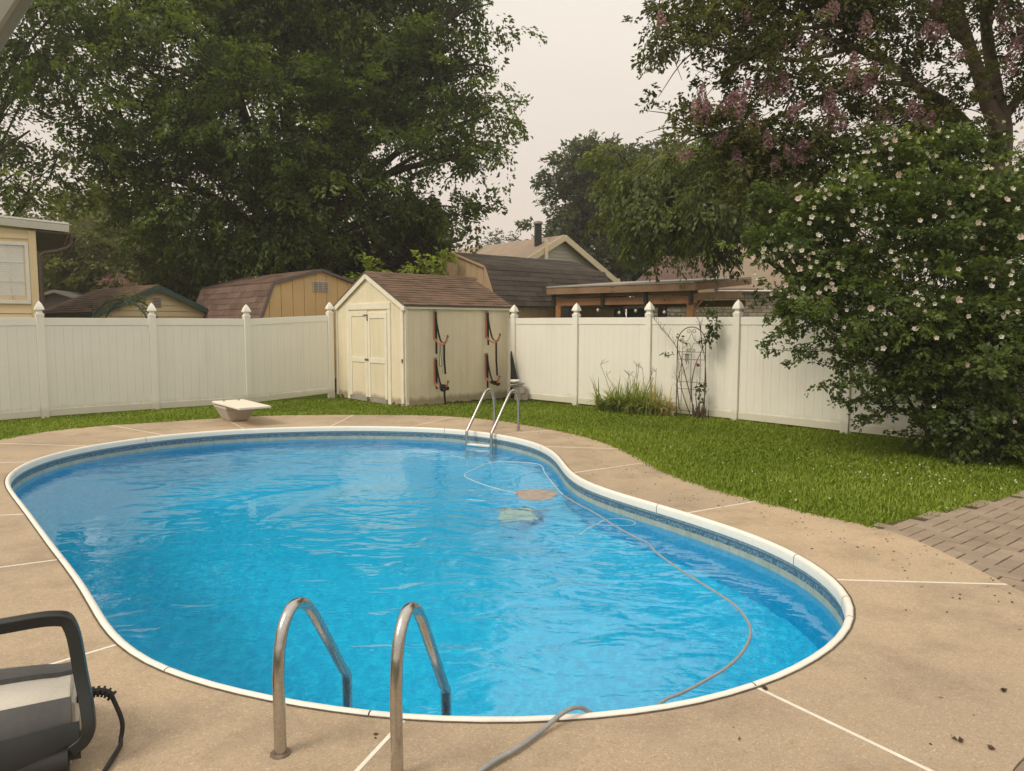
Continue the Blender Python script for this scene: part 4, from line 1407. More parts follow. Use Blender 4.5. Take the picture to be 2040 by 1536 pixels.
# ------------------------------------------------------------------ hose, cord, float and cleaner in the water
zw = WATER_Z - .001
def wpath(pp, z):
    return [Vector((p[0], p[1], z)) for p in pp]
h1 = [(0.364, 9.698), (-0.028, 9.878), (-0.299, 9.805), (-0.493, 9.39), (-0.607, 9.008), (-0.453, 8.627), (-0.206, 8.276), (0.057, 8.025)]
single('cleaner_cord', MB().tube(catmull(wpath(h1 [::-1] + [(0.426, 9.1), (0.494, 8.489), (0.543, 8.124), (0.579, 7.905)], zw), 6), .0065, 6), M['cord'], 'thin pale cord looping on the water beside the red net', 'cord', smooth=True)
h2 = [(0.579, 7.905), (0.693, 7.543), (0.841, 7.154), (0.975, 6.698), (1.095, 6.356), (1.187, 6.147), (1.213, 5.884), (1.307, 5.486), (1.405, 5.158), (1.482, 4.913), (1.525, 4.681), (1.516, 4.445), (1.461, 4.26), (1.347, 4.05), (1.209, 3.871), (1.057, 3.728), (0.894, 3.59), (0.748, 3.476)]
a = wpath(h2, zw)
end = [Vector((.62, 3.19, -.19)), Vector((.45, 3.09, -.12)), Vector((.335, 3.03, .012)), Vector((.27, 2.985, .052)), Vector((.205, 2.94, .045)), Vector((.13, 2.87, .021)), Vector((0.02, 2.74, .019)), Vector((-.13, 2.58, .019)), Vector((-.35, 2.2, .019)), Vector((-.5, 1.6, .019))]
single('vacuum_hose', MB().tube(catmull(a + end, 6), .0100, 8), M['hose'], 'grey hose floating across the pool and over its near rim onto the deck', 'hose', smooth=True)
h3 = [(0.613, 6.403), (0.718, 6.613), (0.826, 6.767), (0.912, 6.909), (1.08, 6.946), (1.183, 6.855), (1.163, 6.732), (1.004, 6.698), (0.817, 6.732), (0.626, 6.75)]
single('power_cable', MB().tube(catmull(wpath(h3, zw - .004), 6), .006, 6), M['cord'], 'pale cable making a small loop next to the hose at mid pool', 'cable', smooth=True)
nf = MB()
c = (0.274, 8.025)
ring = [(c[0] + .24 * math.cos(t) * (1 + .12 * math.sin(3 * t)), c[1] + .30 * math.sin(t) * (1 + .1 * math.cos(2 * t))) for t in np.linspace(0, 2 * math.pi, 22, endpoint=False)]
nf.slab([(x, y, WATER_Z - .09) for x, y in ring], (0, 0, .03))
single('leaf_net', nf, M['red_net'], 'flat reddish net bag floating just below the water inside the cord loop', 'net', bevel=.01)
rb_c = Vector((*(0.059, 8.308), 0))
rb_c.z = -1.42
rob = thing('pool_robot', 'grey robotic cleaner on the pool floor under the water', 'pool cleaner', tuple(rb_c))
part('body', MB().obox(rb_c + Vector((0, 0, .12)), (.21, .02, 0), (-.02, .17, 0), (0, 0, .08)), M['grey_plastic'], rob, bevel=.04)
part('brush', MB().tube([rb_c + Vector((-.22, .17, .06)), rb_c + Vector((.20, .21, .06))], .055, 10), M['dark_plastic'], rob, True)
part('brush', MB().tube([rb_c + Vector((-.20, -.19, .06)), rb_c + Vector((.22, -.15, .06))], .055, 10), M['grey_plastic'], rob, True)
part('handle', MB().tube(catmull([rb_c + Vector((-.2, .03, .19)), rb_c + Vector((-.12, .06, .30)), rb_c + Vector((.12, .08, .30)), rb_c + Vector((.2, .05, .19))], 4), .02, 7), M['dark_plastic'], rob, True)

# ------------------------------------------------------------------ robotic cleaner on the deck, bottom left
def deck_robot():
    c = Vector((-1.99, 2.70, 0))
    x = Vector((0.88, 0.475, 0)); y = Vector((-0.475, 0.88, 0))
    def w(a, b, z):
        return c + (x * a + y * b + Vector((0, 0, z))) * 1.30
    t = thing('robot_cleaner', 'grey robotic pool cleaner with tall black carry frame standing on the deck', 'pool cleaner', tuple(c))
    # body: stacked rounded shells
    def shell(a0, a1, prof, n=14):
        vs, fs = [], []
        ks = np.linspace(0, 1, n)
        rows = []
        for k in ks:
            e = math.sin(math.pi * min(1, max(0, k))) ** .35 if 0 < k < 1 else .62
            rows.append([tuple(w(a0 + (a1 - a0) * k, b * (0.55 + .45 * e), z * 1.22 * (0.86 + .14 * e))) for b, z in prof])
        m_ = len(prof)
        for r in rows: vs.extend(r)
        for r in range(n - 1):
            for q in range(m_ - 1):
                a = r * m_ + q
                fs.append((a, a + 1, a + m_ + 1, a + m_))
        fs.append(tuple(range(m_))); fs.append(tuple((n - 1) * m_ + q for q in range(m_))[::-1])
        return MB().add(vs, fs)
    part('body', shell(-.30, .175, [(.19, .02), (.20, .09), (.17, .155), (.10, .195), (.0, .21), (-.10, .195), (-.16, .16), (-.20, .09), (-.19, .02)]), M['grey_plastic'], t, True)
    part('band', shell(-.305, .180, [(.055, .200), (.05, .216), (.01, .2205), (-.03, .2165), (-.035, .205)]), M['charcoal_band'], t, True)
    part('band', shell(-.305, .179, [(-.135, .178), (-.155, .172), (-.185, .135), (-.205, .095), (-.19, .09)]), M['charcoal_band'], t, True)
    part('top_slot', shell(-.20, .10, [(.11, .192), (.10, .203), (.09, .205), (.085, .199)]), M['mid_grey'], t, True)
    for b in (.19, -.19):
        part('track', MB().tube([w(-.26, b, .05), w(.17, b, .05)], .05, 12), M['rubber'], t, True)
    part('end_cap', MB().obox(w(.178, 0, .12), x * .012, y * .12, (0, 0, .075)), M['grey_plastic'], t, bevel=.012)
    # carry frame: a flattened hoop
    def bar(path, wx, wy):
        mb = MB()
        for a, b in zip(path[:-1], path[1:]):
            mb.beam(a, b, wx, wy, y)
        return mb
    def hoop(b, z0, z1):
        pts = [w(-.30, b - .03, z0), w(-.30, b + .02, z1 * .6), w(-.285, b + .05, z1 - .03), w(-.25, b + .055, z1), w(0, b + .055, z1 + .006), w(.145, b + .055, z1 + .004), w(.185, b + .05, z1 - .03), w(.205, b + .02, z1 * .62), w(.222, b - .03, z0 + .03), w(.212, b - .04, z0 - .02), w(.175, b - .045, z0 - .045)]
        return pts
    mb = MB()
    pts = catmull(hoop(-.13, .12, .435), 5)
    o0 = None
    vs, fs = [], []
    for i, p in enumerate(pts):
        d = (pts[min(i + 1, len(pts) - 1)] - pts[max(i - 1, 0)]).normalized()
        nrm = d.cross(y).normalized()
        for (a, b) in ((-.022, -.03), (.022, -.03), (.027, 0), (.022, .03), (-.022, .03), (-.018, 0)):
            vs.append(tuple(p + nrm * a + y * b))
    for i in range(len(pts) - 1):
        for k in range(6):
            a, b = i * 6 + k, i * 6 + (k + 1) % 6
            fs.append((a, b, b + 6, a + 6))
    fs += [tuple(range(6))[::-1], tuple((len(pts) - 1) * 6 + k for k in range(6))]
    part('carry_frame', MB().add(vs, fs), M['dark_plastic'], t, True, bevel=.004)
    part('front_grille', shell(-.26, .20, [(-.20, .03), (-.225, .05), (-.225, .10), (-.20, .13)]), M['dark_plastic'], t, True)
    # strain relief and cable
    pr = catmull([w(.18, -.03, .15), w(.225, -.035, .168), w(.265, -.04, .163), w(.295, -.05, .130), w(.305, -.06, .085)], 6)
    part('cable_boot', MB().tube(pr[:16], .014, 9), M['rubber'], t, True)
    ribs = MB()
    for i in range(3, 16, 2):
        d = (pr[i + 1] - pr[i - 1]).normalized()
        ribs.tube([pr[i] - d * .0045, pr[i] + d * .0045], .022, 10)
    part('boot_rib', ribs, M['rubber'], t)
    part('cable', MB().tube(catmull([pr[15], w(.307, -.065, .07), w(.302, -.08, .02), w(.29, -.14, .012), w(.2, -.34, .010), w(.0, -.5, .010)], 6), .009, 8), M['rubber'], t, True)
deck_robot()

# ------------------------------------------------------------------ awning corner, top left
aw = thing('patio_awning', 'grey awning frame bar with dark brown cloth close to the camera', 'awning', (-1.3, 1.3, 2.3))
a, b = Vector((-0.798, 1.3, 2.363)), Vector((-1.047, 1.3, 2.025))
part('frame_bar', MB().beam(a, b, .042, .03, (0, 1, 0)), M['awning'], aw, bevel=.008)
part('cloth', MB().slab([a + Vector((-.015, .02, .012)), b + Vector((-.015, .02, .012)), b + Vector((-.7, .1, .5)), a + Vector((-.7, .1, .5))], (0, .012, .006)), M['awning_cloth'], aw)

# ------------------------------------------------------------------ neighbouring buildings
def yellow_house():
    # wall seen above the left fence, corner at its right end
    c = Vector((*(-10.211, 15.6, 2.207)[:2], 0))
    u = Vector((-.83, -.558, 0))            # along the wall to the left
    n = Vector((.558, -.83, 0))
    if n.y > 0: n = -n
    h = thing('yellow_house', 'pale yellow sided house with white window behind the left fence', 'house', tuple(c + u * 2.5))
    ztop = lambda s: 3.70 + .05 * s
    W = 5.0
    part('wall', MB().slab([c + u * .02, c + u * W, c + u * W + Vector((0, 0, ztop(W))), c + u * .02 + Vector((0, 0, ztop(0)))], -n * .15), M['siding_yellow'], h)
    part('side_wall', MB().slab([c + u * .02 - n * .16, c + u * .02 - n * 5, c + u * .02 - n * 5 + Vector((0, 0, 3.65)), c + u * .02 - n * .16 + Vector((0, 0, 3.65))], u * .12), M['siding_yellow'], h)
    # window opening in wall coordinates
    s0, s1, wz0, wz1 = .19, 1.30, 2.20, 3.40
    z = 1.0
    k = 0
    while z < 3.60:
        hgt = .105
        segs = [(.14, W)]
        if wz0 - .06 < z + hgt and z < wz1 + .05:
            segs = [(.14, s0 - .055), (s1 + .055, W)]
        for a, b in segs:
            lap_wall(h, c, u, n, hgt, z, z + hgt, lambda q, a=a, b=b: (a, b), M['siding_yellow'])
        z += hgt
    part('corner_post', MB().obox(c + u * .065 + n * .012 + Vector((0, 0, 1.85)), u * .07, n * .016, (0, 0, 1.85)), M['siding_yellow'], h, bevel=.004)
    def w(s, zz, d=0.0):
        return c + u * s + n * d + Vector((0, 0, zz))
    wd = part('window', MB().obox(w((s0 + s1) / 2, wz1 + .01, .025), u * ((s1 - s0) / 2 + .05), n * .02, (0, 0, .035)).obox(w((s0 + s1) / 2, wz0 - .02, .028), u * ((s1 - s0) / 2 + .05), n * .024, (0, 0, .035))
              .obox(w(s0 - .015, (wz0 + wz1) / 2, .025), u * .035, n * .018, (0, 0, (wz1 - wz0) / 2 - .02)).obox(w(s1 + .015, (wz0 + wz1) / 2, .025), u * .035, n * .018, (0, 0, (wz1 - wz0) / 2 - .02)), M['white_pvc'], h, bevel=.003)
    mu = MB()
    for s in (s0 + .30, s0 + .60, s0 + .90):
        mu.obox(w(s, (wz0 + wz1) / 2, .012), u * .007, n * .005, (0, 0, (wz1 - wz0) / 2 - .02))
    for zz in (wz0 + .42, wz0 + .82):
        mu.obox(w((s0 + s1) / 2, zz, .0125), u * ((s1 - s0) / 2 - .02), n * .004, (0, 0, .007))
    part('muntin', mu, M['white_pvc'], wd)
    part('pane', MB().obox(w((s0 + s1) / 2, (wz0 + wz1) / 2, .006), u * ((s1 - s0) / 2 - .018), n * .001, (0, 0, (wz1 - wz0) / 2 - .02)), M['glass'], wd)
    bl = MB()
    zz = wz0 + .12
    while zz < wz1 - .02:
        bl.hexa([w(s0 + .05, zz, .0005), w(s1 - .03, zz, .0005), w(s1 - .03, zz, .002), w(s0 + .05, zz, .002)], [w(s0 + .05, zz + .046, .003), w(s1 - .03, zz + .046, .003), w(s1 - .03, zz + .046, .0045), w(s0 + .05, zz + .046, .0045)])
        zz += .05
    part('blind', bl, M['blind'], wd)
    # roof edge and gutter
    a, b = w(-.62, 3.78 + .0, .12), w(W, 3.78 + .29, .12)
    part('fascia', MB().beam(a, b, .03, .15), M['house_fascia'], h, bevel=.003)
    part('roof', MB().slab([a + Vector((0, 0, .09)), b + Vector((0, 0, .09)), b + Vector((0, 0, .12)) - n * 5.2, a + Vector((0, 0, .09)) - n * 5.2], (0, 0, .04)), M['white_pvc'], h)
    part('soffit', MB().slab([w(-.60, 3.66, .10), w(-.02, 3.69, .10), w(-.02, 3.69, -5), w(-.60, 3.66, -5)], (0, 0, .02)), M['brown_metal'], h)
    part('gutter', MB().beam(w(-.69, 3.645, .10), w(-.69, 3.645, -5), .12, .12), M['brown_metal'], h, bevel=.01)
    part('downspout', MB().tube(catmull([w(-.66, 3.60, .03), w(-.62, 3.42, .02), w(-.38, 3.30, .01), w(-.10, 3.22, .0), w(-.06, 3.0, .0), w(-.06, 2.0, 0), w(-.06, .3, 0)], 4), .045, 8), M['brown_metal'], h, True)
yellow_house()

def green_trim_shed():
    a = Vector((-9.30, 18.9, 0)); u = Vector((-.773, .634, 0)); v = Vector((.634, .773, 0))
    n = -u
    h = thing('tan_shed', 'cream sided shed with dark green trim and brown roof behind the left fence', 'shed', tuple(a))
    wl, wr, zA, zE, L = 1.42, 1.34, 2.62, 1.98, 3.7
    sl = (zA - zE) / wl
    lap_wall(h, a - n * 0.0, v, n, .145, .9, zA - .02, lambda z: (-(zA - z) / sl if z > zE else -wl, min(wr, (zA - z) / sl)) if z > zE else (-wl, wr), M['siding_cream'])
    part('wall', MB().slab([a - v * wl + Vector((0, 0, .0)), a + v * wr, a + v * wr + Vector((0, 0, zA - sl * wr)), a + Vector((0, 0, zA)), a - v * wl + Vector((0, 0, zE))], u * .1), M['siding_cream'], h)
    part('side_wall', MB().slab([a - v * wl + u * .11, a - v * wl + u * L, a - v * wl + u * L + Vector((0, 0, zE)), a - v * wl + u * .11 + Vector((0, 0, zE))], v * .1), M['siding_cream'], h)
    for sg, wd in ((-1, wl), (1, wr)):
        d = (v * sg * wd + Vector((0, 0, -sl * wd))).normalized()
        top = a + n * .16 + Vector((0, 0, zA + .05))
        e = top + d * (math.hypot(wd, sl * wd) + .22)
        uu = u * (L + .3)
        rf = part('roof', MB().slab([top, e, e + uu, top + uu], (0, 0, .05)), M['shingle_brown'], h)
        part('rake_board', MB().beam(top + n * .016 + Vector((0, 0, -.02)), e + n * .016 + Vector((0, 0, -.02)), .03, .14), M['green_trim'], h)
        if sg == -1:
            part('eave_board', MB().beam(e + Vector((0, 0, -.02)) - v * .018, e + uu + Vector((0, 0, -.02)) - v * .018, .03, .13), M['green_trim'], h)
            # shingles run along the eave
            q0 = e + uu + Vector((0, 0, .052))
            shingles(rf, q0, -u, -d, L + .3, math.hypot(wd, sl * wd) + .2, .34, .15, M['shingle_brown'])
    vt = part('gable_vent', MB().obox(a + v * .0 + n * .03 + Vector((0, 0, zA - .34)), v * .115, n * .012, (0, 0, .13)), M['vent'], h)
    lv = MB()
    for k in range(6):
        lv.obox(a + n * .048 + Vector((0, 0, zA - .44 + k * .04)), v * .095, n * .006, (0, 0, .010))
    part('louvre', lv, M['grey_paint'], vt)
green_trim_shed()

def grey_shed():
    a = Vector((*(-18.911, 30.0, 1.835)[:2], 0)); v = Vector((.97, .24, 0)); u = Vector((-.24, .97, 0)); n = -u
    h = thing('grey_shed', 'small grey gabled shed at far left behind the green trimmed shed', 'shed', tuple(a))
    zA, w, zE = 3.05, 1.6, 2.50
    part('wall', MB().slab([a - v * w, a + v * w, a + v * w + Vector((0, 0, zE)), a + Vector((0, 0, zA)), a - v * w + Vector((0, 0, zE))], u * 3), M['grey_paint'], h)
    for sg in (-1, 1):
        d = (v * sg * w + Vector((0, 0, zE - zA))).normalized()
        top = a + n * .2 + Vector((0, 0, zA + .03))
        e = top + d * 1.85
        part('roof', MB().slab([top, e, e + u * 3.4, top + u * 3.4], (0, 0, .05)), M['grey_paint'], h)
        part('rake_board', MB().beam(top + n * .02, e + n * .02, .03, .12), M['mid_grey'], h)
grey_shed()

def gambrel(label, a, u, v, kw, ew, zA, zK, zE, L, wallmat, roofmat, side, tab, course, vent=False, trim=None, name='gambrel_shed', wl=None):
    """barn-roofed shed: a under the apex, v to the right on the front, u back along the ridge; side = slope that gets shingles"""
    n = -u
    h = thing(name, label, 'shed', tuple(a))
    Z = lambda z: Vector((0, 0, z))
    top = Top([(0, zE), (ew - kw, zK), (ew, zA), (ew + kw, zK), (2 * ew, zE)])
    board_wall(h, a - v * ew, v, n, 2 * ew, .30, top, 0.3, wallmat, gap=.012, th=.02)
    part('wall', MB().slab([a - v * ew, a + v * ew, a + v * ew + Z(zE), a + v * kw + Z(zK), a + Z(zA), a - v * kw + Z(zK), a - v * ew + Z(zE)], u * .08), M['rot'], h)
    for sg in (-1, 1):
        board_wall(h, a + v * sg * (ew - .02) + u * .08, u, v * sg, L - .08, .30, Top([(0, zE), (L, zE)]), .3, wallmat, gap=.012, th=.02)
        ap = a + Z(zA + .03) + n * .07
        kn = a + v * sg * kw + Z(zK + .03) + n * .07 + v * sg * .02
        ea = a + v * sg * (ew + .07) + Z(zE - .02) + n * .07
        uu = u * (L + .14)
        for p, q in ((ap, kn), (kn, ea)):
            nv = (uu.cross(q - p)).normalized()
            if nv.z < 0: nv = -nv
            rf = part('roof', MB().slab([p, q, q + uu, p + uu], nv * .03), roofmat, h)
            if sg == side:
                vv = (p - q)
                if sg == 1:
                    shingles(rf, q + nv * .03, u, vv, L + .14, vv.length, tab, course, roofmat)
                else:
                    shingles(rf, q + uu + nv * .03, -u, vv, L + .14, vv.length, tab, course, roofmat)
            part('rake_board', MB().beam(p + n * .014, q + n * .014, .024, .06), trim or wallmat, h)
    if vent:
        vt = part('gable_vent', MB().obox(a - v * .02 + n * .03 + Z(zA - .38), v * .22, n * .012, (0, 0, .13)), M['vent'], h)
        lv = MB()
        for k in range(3):
            for j in range(5):
                lv.obox(a - v * (.02 + .14 * (k - 1)) + n * .046 + Z(zA - .47 + j * .045), v * .055, n * .006, (0, 0, .012))
        part('louvre', lv, M['mid_grey'], vt)
    return h
r5 = math.sqrt(.5)
gambrel('apricot shed with russet barn roof and gable vent left of the cream shed', Vector((-4.88, 18.45, 0)), Vector((-.69, .724, 0)), Vector((.724, .69, 0)), 1.27, 1.70, 3.05, 2.67, 1.50, 4.4, M['siding_orange'], M['shingle_red'], -1, .42, .16, vent=True, trim=M['grey_paint'])
gambrel('tan shed with charcoal barn roof behind the cream shed', Vector((-1.69, 22.0, 0)), Vector((.767, .642, 0)), Vector((.642, -.767, 0)), 1.48, 1.98, 3.80, 3.32, 2.24, 4.9, M['siding_tan'], M['shingle_grey'], 1, .55, .165, trim=M['siding_tan'])

def far_house():
    a = Vector((2.43, 37.0, 0)); u = Vector((-.65, .76, 0)); v = Vector((.76, .65, 0)); n = -u
    Z = lambda z: Vector((0, 0, z))
    h = thing('gabled_house', 'tan roofed house with grey siding and cream gable trim in the distance', 'house', tuple(a))
    zA, sl, w, L = 6.02, .52, 3.75, 11.0
    zE = zA - sl * w
    part('wall', MB().slab([a - v * w, a + v * w, a + v * w + Z(zE), a + Z(zA), a - v * w + Z(zE)], u * L), M['siding_grey'], h)
    lap_wall(h, a, v, n, .19, 3.0, zA - .05, lambda z: (max(-w, -(zA - z) / sl), min(w, (zA - z) / sl)), M['siding_grey'])
    for sg in (-1, 1):
        d = (v * sg - Z(sl)).normalized()
        top = a + n * .35 + Z(zA + .10)
        e = top + d * (w * 1.127 + .45)
        uu = u * (L + .5)
        rf = part('roof', MB().slab([top, e, e + uu, top + uu], (0, 0, .08)), M['shingle_tan'], h)
        part('rake_board', MB().beam(top + n * .03 - Z(.05), e + n * .03 - Z(.05), .05, .30), M['cream_trim'], h)
        part('soffit', MB().slab([top - Z(.06), e - Z(.06), e - Z(.06) - n * .34, top - Z(.06) - n * .34], (0, 0, .03)), M['cream_trim'], h)
        part('gutter', MB().beam(e + v * sg * .08 - Z(.08) + n * .05, e + v * sg * .08 - Z(.08) + uu, .14, .16), M['cream_trim'], h)
    e = a + n * .1 + v * (w + .2) + Z(zE - .1)
    part('eave_return', MB().obox(e, v * .35, n * .22, (0, 0, .22)), M['cream_trim'], h)
    fl = a - v * .95 + u * 0.6 + Z(zA)
    part('flue', MB().tube([fl + Z(-.6), fl + Z(.72)], .19, 12), M['black_metal'], h, True)
    part('flue_cap', MB().lathe(tuple(fl + Z(.72)), [(.24, 0), (.25, .05), (.22, .13), (.06, .17)], 12), M['mid_grey'], h)
    part('vent_pipe', MB().beam(a - v * 1.35 + n * .45 + Z(zA - 1.7), a - v * 1.35 + n * .45 + Z(zA + -.15), .16, .16, (1, 0, 0)), M['cream_trim'], h)
far_house()

def brown_house():
    h = thing('stone_house', 'brown roofed house with pale stone wall behind the timber pavilion', 'house', (10.5, 32, 0))
    Z = lambda z: Vector((0, 0, z))
    l, r = Vector((5.4, 32, 0)), Vector((17, 33.5, 0))
    part('wall', MB().slab([l, r, r + Z(3.2), l + Z(3.2)], (0, .3, 0)), M['stone'], h)
    eL, eR = Vector((5.0, 31.5, 3.15)), Vector((17.5, 33.0, 3.3))
    t0, t1 = Vector((7.4, 35.5, 4.95)), Vector((17.5, 36.5, 5.2))
    rf = part('roof', MB().slab([eL, Vector((9.0, 32, 3.2)), Vector((9.9, 35.8, 4.98)), t0], (0, 0, .08)), M['shingle_red'], h)
    part('roof', MB().slab([Vector((9.03, 32, 3.2)), eR, t1 + Z(.6), Vector((9.93, 35.8, 5.0)) + Z(.55)], (0, 0, .08)), M['shingle_tan'], h)
    part('rake_board', MB().beam(Vector((9.0, 31.9, 3.25)), Vector((9.95, 35.7, 5.6)), .14, .2), M['mid_grey'], h)
    part('fascia', MB().beam(eL + Z(-.02), Vector((9.0, 31.98, 3.18)), .04, .2), M['siding_tan'], h)
brown_house()

# ------------------------------------------------------------------ timber pavilion
def pavilion():
    C = Vector((4.64, 18.4, 0)); dl = Vector((-.813, .582, 0)); db = Vector((.582, .813, 0))
    Z = lambda z: Vector((0, 0, z))
    t = thing('timber_pavilion', 'cedar pavilion with flat sloping roof behind the right fence', 'pavilion', tuple(C))
    L, Dp = 4.46, 4.57
    zf, zr = 2.76, 3.12
    pr = C + db * Dp
    part('roof', MB().slab([C + Z(zf) - db * .04, C + dl * L + Z(zf) - db * .04, C + dl * L + db * Dp + Z(zr), C + db * Dp + Z(zr)], (0, 0, .035)), M['block'], t)
    part('fascia', MB().beam(C + Z(zf - .10) - dl * .03, C + dl * L + Z(zf - .10), .04, .19), M['cedar_face'], t, bevel=.004)
    part('fascia', MB().beam(C + Z(zf - .10) + db * .03, C + db * Dp + Z(zr - .10), .04, .19), M['cedar'], t, bevel=.004)
    for k in range(9):
        q = C + dl * (L * (k + .5) / 9)
        part('rafter', MB().beam(q + db * .08 + Z(zf - .08), q + db * Dp + Z(zr - .08), .045, .12), M['cedar'], t)
    i1, i2 = .18, L - .28
    for s in (i1, i2):
        for b in (.25, Dp - .35):
            q = C + dl * s + db * b
            part('post', MB().obox(q + Z(1.12), dl * .085, db * .085, (0, 0, 1.12)), M['cedar'], t, bevel=.006)
    part('beam', MB().beam(C + dl * .02 + db * .25 + Z(2.345), C + dl * (L - .1) + db * .25 + Z(2.345), .09, .20), M['cedar'], t, bevel=.004)
    part('upper_beam', MB().beam(C + dl * .02 + db * .30 + Z(2.535), C + dl * (L - .1) + db * .30 + Z(2.535), .05, .10), M['cedar_face'], t, bevel=.004)
    part('beam', MB().beam(C + dl * .02 + db * (Dp - .35) + Z(2.345), C + dl * (L - .1) + db * (Dp - .35) + Z(2.345), .09, .20), M['cedar'], t, bevel=.004)
    part('beam', MB().beam(C + dl * i1 + db * .30 + Z(2.42), C + dl * i1 + db * (Dp - .4) + Z(2.62), .08, .20), M['cedar'], t, bevel=.004)
    br = catmull([C + dl * i1 + db * .34 + Z(1.75), C + dl * i1 + db * .48 + Z(2.12), C + dl * i1 + db * .95 + Z(2.36)], 5)
    mb = MB()
    for p, q in zip(br[:-1], br[1:]):
        mb.beam(p, q, .06, .10, dl)
    part('knee_brace', mb, M['cedar'], t)
    for s in (.16, 1.42, 2.73, L - .12):
        part('bracket', MB().obox(C + dl * s + db * .17 + Z(2.42), dl * .048, db * .03, (0, 0, .20)), M['black_metal'], t, bevel=.004)
    bo = MB()
    for q in (2.30, 2.36):
        for z in (zf - .05, zf - .15):
            bo.obox(C + dl * q - db * .024 + Z(z), dl * .012, db * .006, (0, 0, .012))
    for q in (.9, 1.5):
        bo.obox(C + dl * q + db * .20 + Z(2.35), dl * .012, db * .008, (0, 0, .02))
    part('bolt', bo, M['black_metal'], t)
    # string lights hang from the beam
    sl_ = thing('string_lights', 'string of clear bulbs hung under the pavilion beam', 'string lights', tuple(C + dl * 2 + Z(2.2)))
    pts = []
    for k in range(25):
        f = k / 24
        pts.append(C + dl * (.2 + (L - .5) * f) + db * .12 + Z(2.22 - .08 * abs(math.sin(f * math.pi * 3))))
    part('wire', MB().tube(pts, .007, 5), M['rubber'], sl_)
    for k in (4, 9, 12, 16, 20):
        p = pts[k]
        bb = part('bulb', MB().lathe((p.x, p.y, p.z - .17), [(.008, 0), (.035, .02), (.045, .05), (.03, .09), (.02, .10)], 10), M['bulb'], sl_, True)
        part('socket', MB().lathe((p.x, p.y, p.z - .068), [(.022, 0), (.022, .05), (.01, .07)], 8), M['rubber'], bb)
    # covered things beneath
    g = C + dl * 2.9 + db * 2.0
    cb = thing('storage_cabinet', 'dark blue grey cabinet with pale lid under the pavilion', 'cabinet', tuple(Vector((*(3.598, 21, 1.797)[:2], 0))))
    q = Vector((*(3.598, 21, 1.797)[:2], 0))
    part('body', MB().obox(q + Z(1.08), (.22, 0, 0), (0, .25, 0), (0, 0, 1.08)), M['blue_cloth'], cb, bevel=.02)
    part('lid', MB().obox(q + Z(2.20) + Vector((.08, 0, 0)), (.42, 0, .01), (0, .35, 0), (0, 0, .035)), M['pale_cloth'], cb, bevel=.01)
    part('door', MB().obox(q + Z(1.2) + Vector((.255, -.1, 0)), (.02, .0, 0), (0, .16, 0), (0, 0, .85)), M['pale_cloth'], cb)
    q = Vector((*(4.457, 21.4, 1.799)[:2], 0))
    single('hanging_curtain', MB().slab([q + Vector((-.16, 0, .2)), q + Vector((.17, 0, .2)), q + Vector((.15, .05, 2.2)), q + Vector((-.10, .05, 2.2))], (0, .08, 0)), M['purple_cloth'], 'dark grey folded curtain hanging under the pavilion', 'curtain')
    q = Vector((*(3.19, 21.2, 1.798)[:2], 0))
    single('closed_parasol', MB().lathe((q.x, q.y, 0), [(.03, 0), (.03, .9), (.22, .95), (.30, 1.5), (.14, 2.0), (.02, 2.25)], 10), M['purple_cloth'], 'closed mauve parasol under the pavilion beside the cabinet', 'parasol', smooth=True)
    q = Vector((*(1.594, 22, 1.802)[:2], 0))
    single('dark_screen', MB().obox(q + Z(1.05), (.16, 0, 0), (0, .05, 0), (0, 0, 1.1)), M['blue_cloth'], 'dark upright panel behind the left pavilion post', 'panel', bevel=.02)
pavilion()

# ------------------------------------------------------------------ trees
def tree(name, label, lobes, base, r0, fork, mat, per_m2, leaves, spray, leaf, seed, cat='tree', group=None, bark='bark', sub=3, extra=(), **kw):
    rng = np.random.default_rng(seed)
    t = thing(name, label, cat, base, group)
    o, c = foliage('crown', t, M[mat], list(lobes) + list(extra), per_m2, leaves, spray, leaf, rng, **kw)
    if r0:
        mb = limbs(MB(), base, lobes, r0, rng, fork, sub)
        part('trunk', mb, M[bark], t, True)
    return t

# big silver maple, centre left (lobes: x, y, z, radius, density)
S24 = 24.0 / 1430
def ml(pos, rpx, D, dens=1.0, ryk=1.0, rzk=.85):
    r = rpx * D / 1430
    return (pos[0], pos[1], pos[2], r, r * ryk, r * rzk, dens)
maple = [ml((-7.567, 25, 11.863), 200, 25), ml((-10.096, 23, 10.005), 180, 23, .8), ml((-12.35, 22.5, 8.942), 130, 22.5, .6), ml((-4.385, 25, 11.052), 160, 25), ml((-2.493, 24.5, 9.262), 110, 24.5, .8),
         ml((-1.476, 24, 7.199), 75, 24, .7), ml((-1.46, 24, 10.209), 75, 24, .7), ml((-4.781, 23, 7.583), 150, 23), ml((-7.938, 22, 7.62), 170, 22, .75), ml((-10.359, 22, 7.035), 130, 22, .5),
         ml((-3.296, 24, 5.75), 85, 24), ml((-6.375, 23.5, 5.666), 150, 23.5), ml((-9.127, 22.5, 5.194), 130, 22.5), ml((-1.45, 24, 12.077), 65, 24, .7), ml((-0.734, 24, 8.554), 42, 24, .5),
         ml((-10.878, 22, 5.413), 90, 22, .8), ml((-7.639, 25, 15.378), 230, 25), ml((-10.578, 23, 13.41), 190, 23), ml((-4.168, 25, 14.269), 180, 25), ml((-1.981, 24, 5.264), 50, 24, .6), ml((-11.887, 22, 6.448), 70, 22, .7)]
tree('maple_tree', 'huge silver maple spreading over the sheds left of the sky gap', maple, (-7.4, 24.0, 0), .55, 4.0, 'maple', 3.6, 60, .8, .155, 21, sub=4, droop=.35, aspect=.5, shell=.30, tint_bias=.05, clump=9, cr=.62)
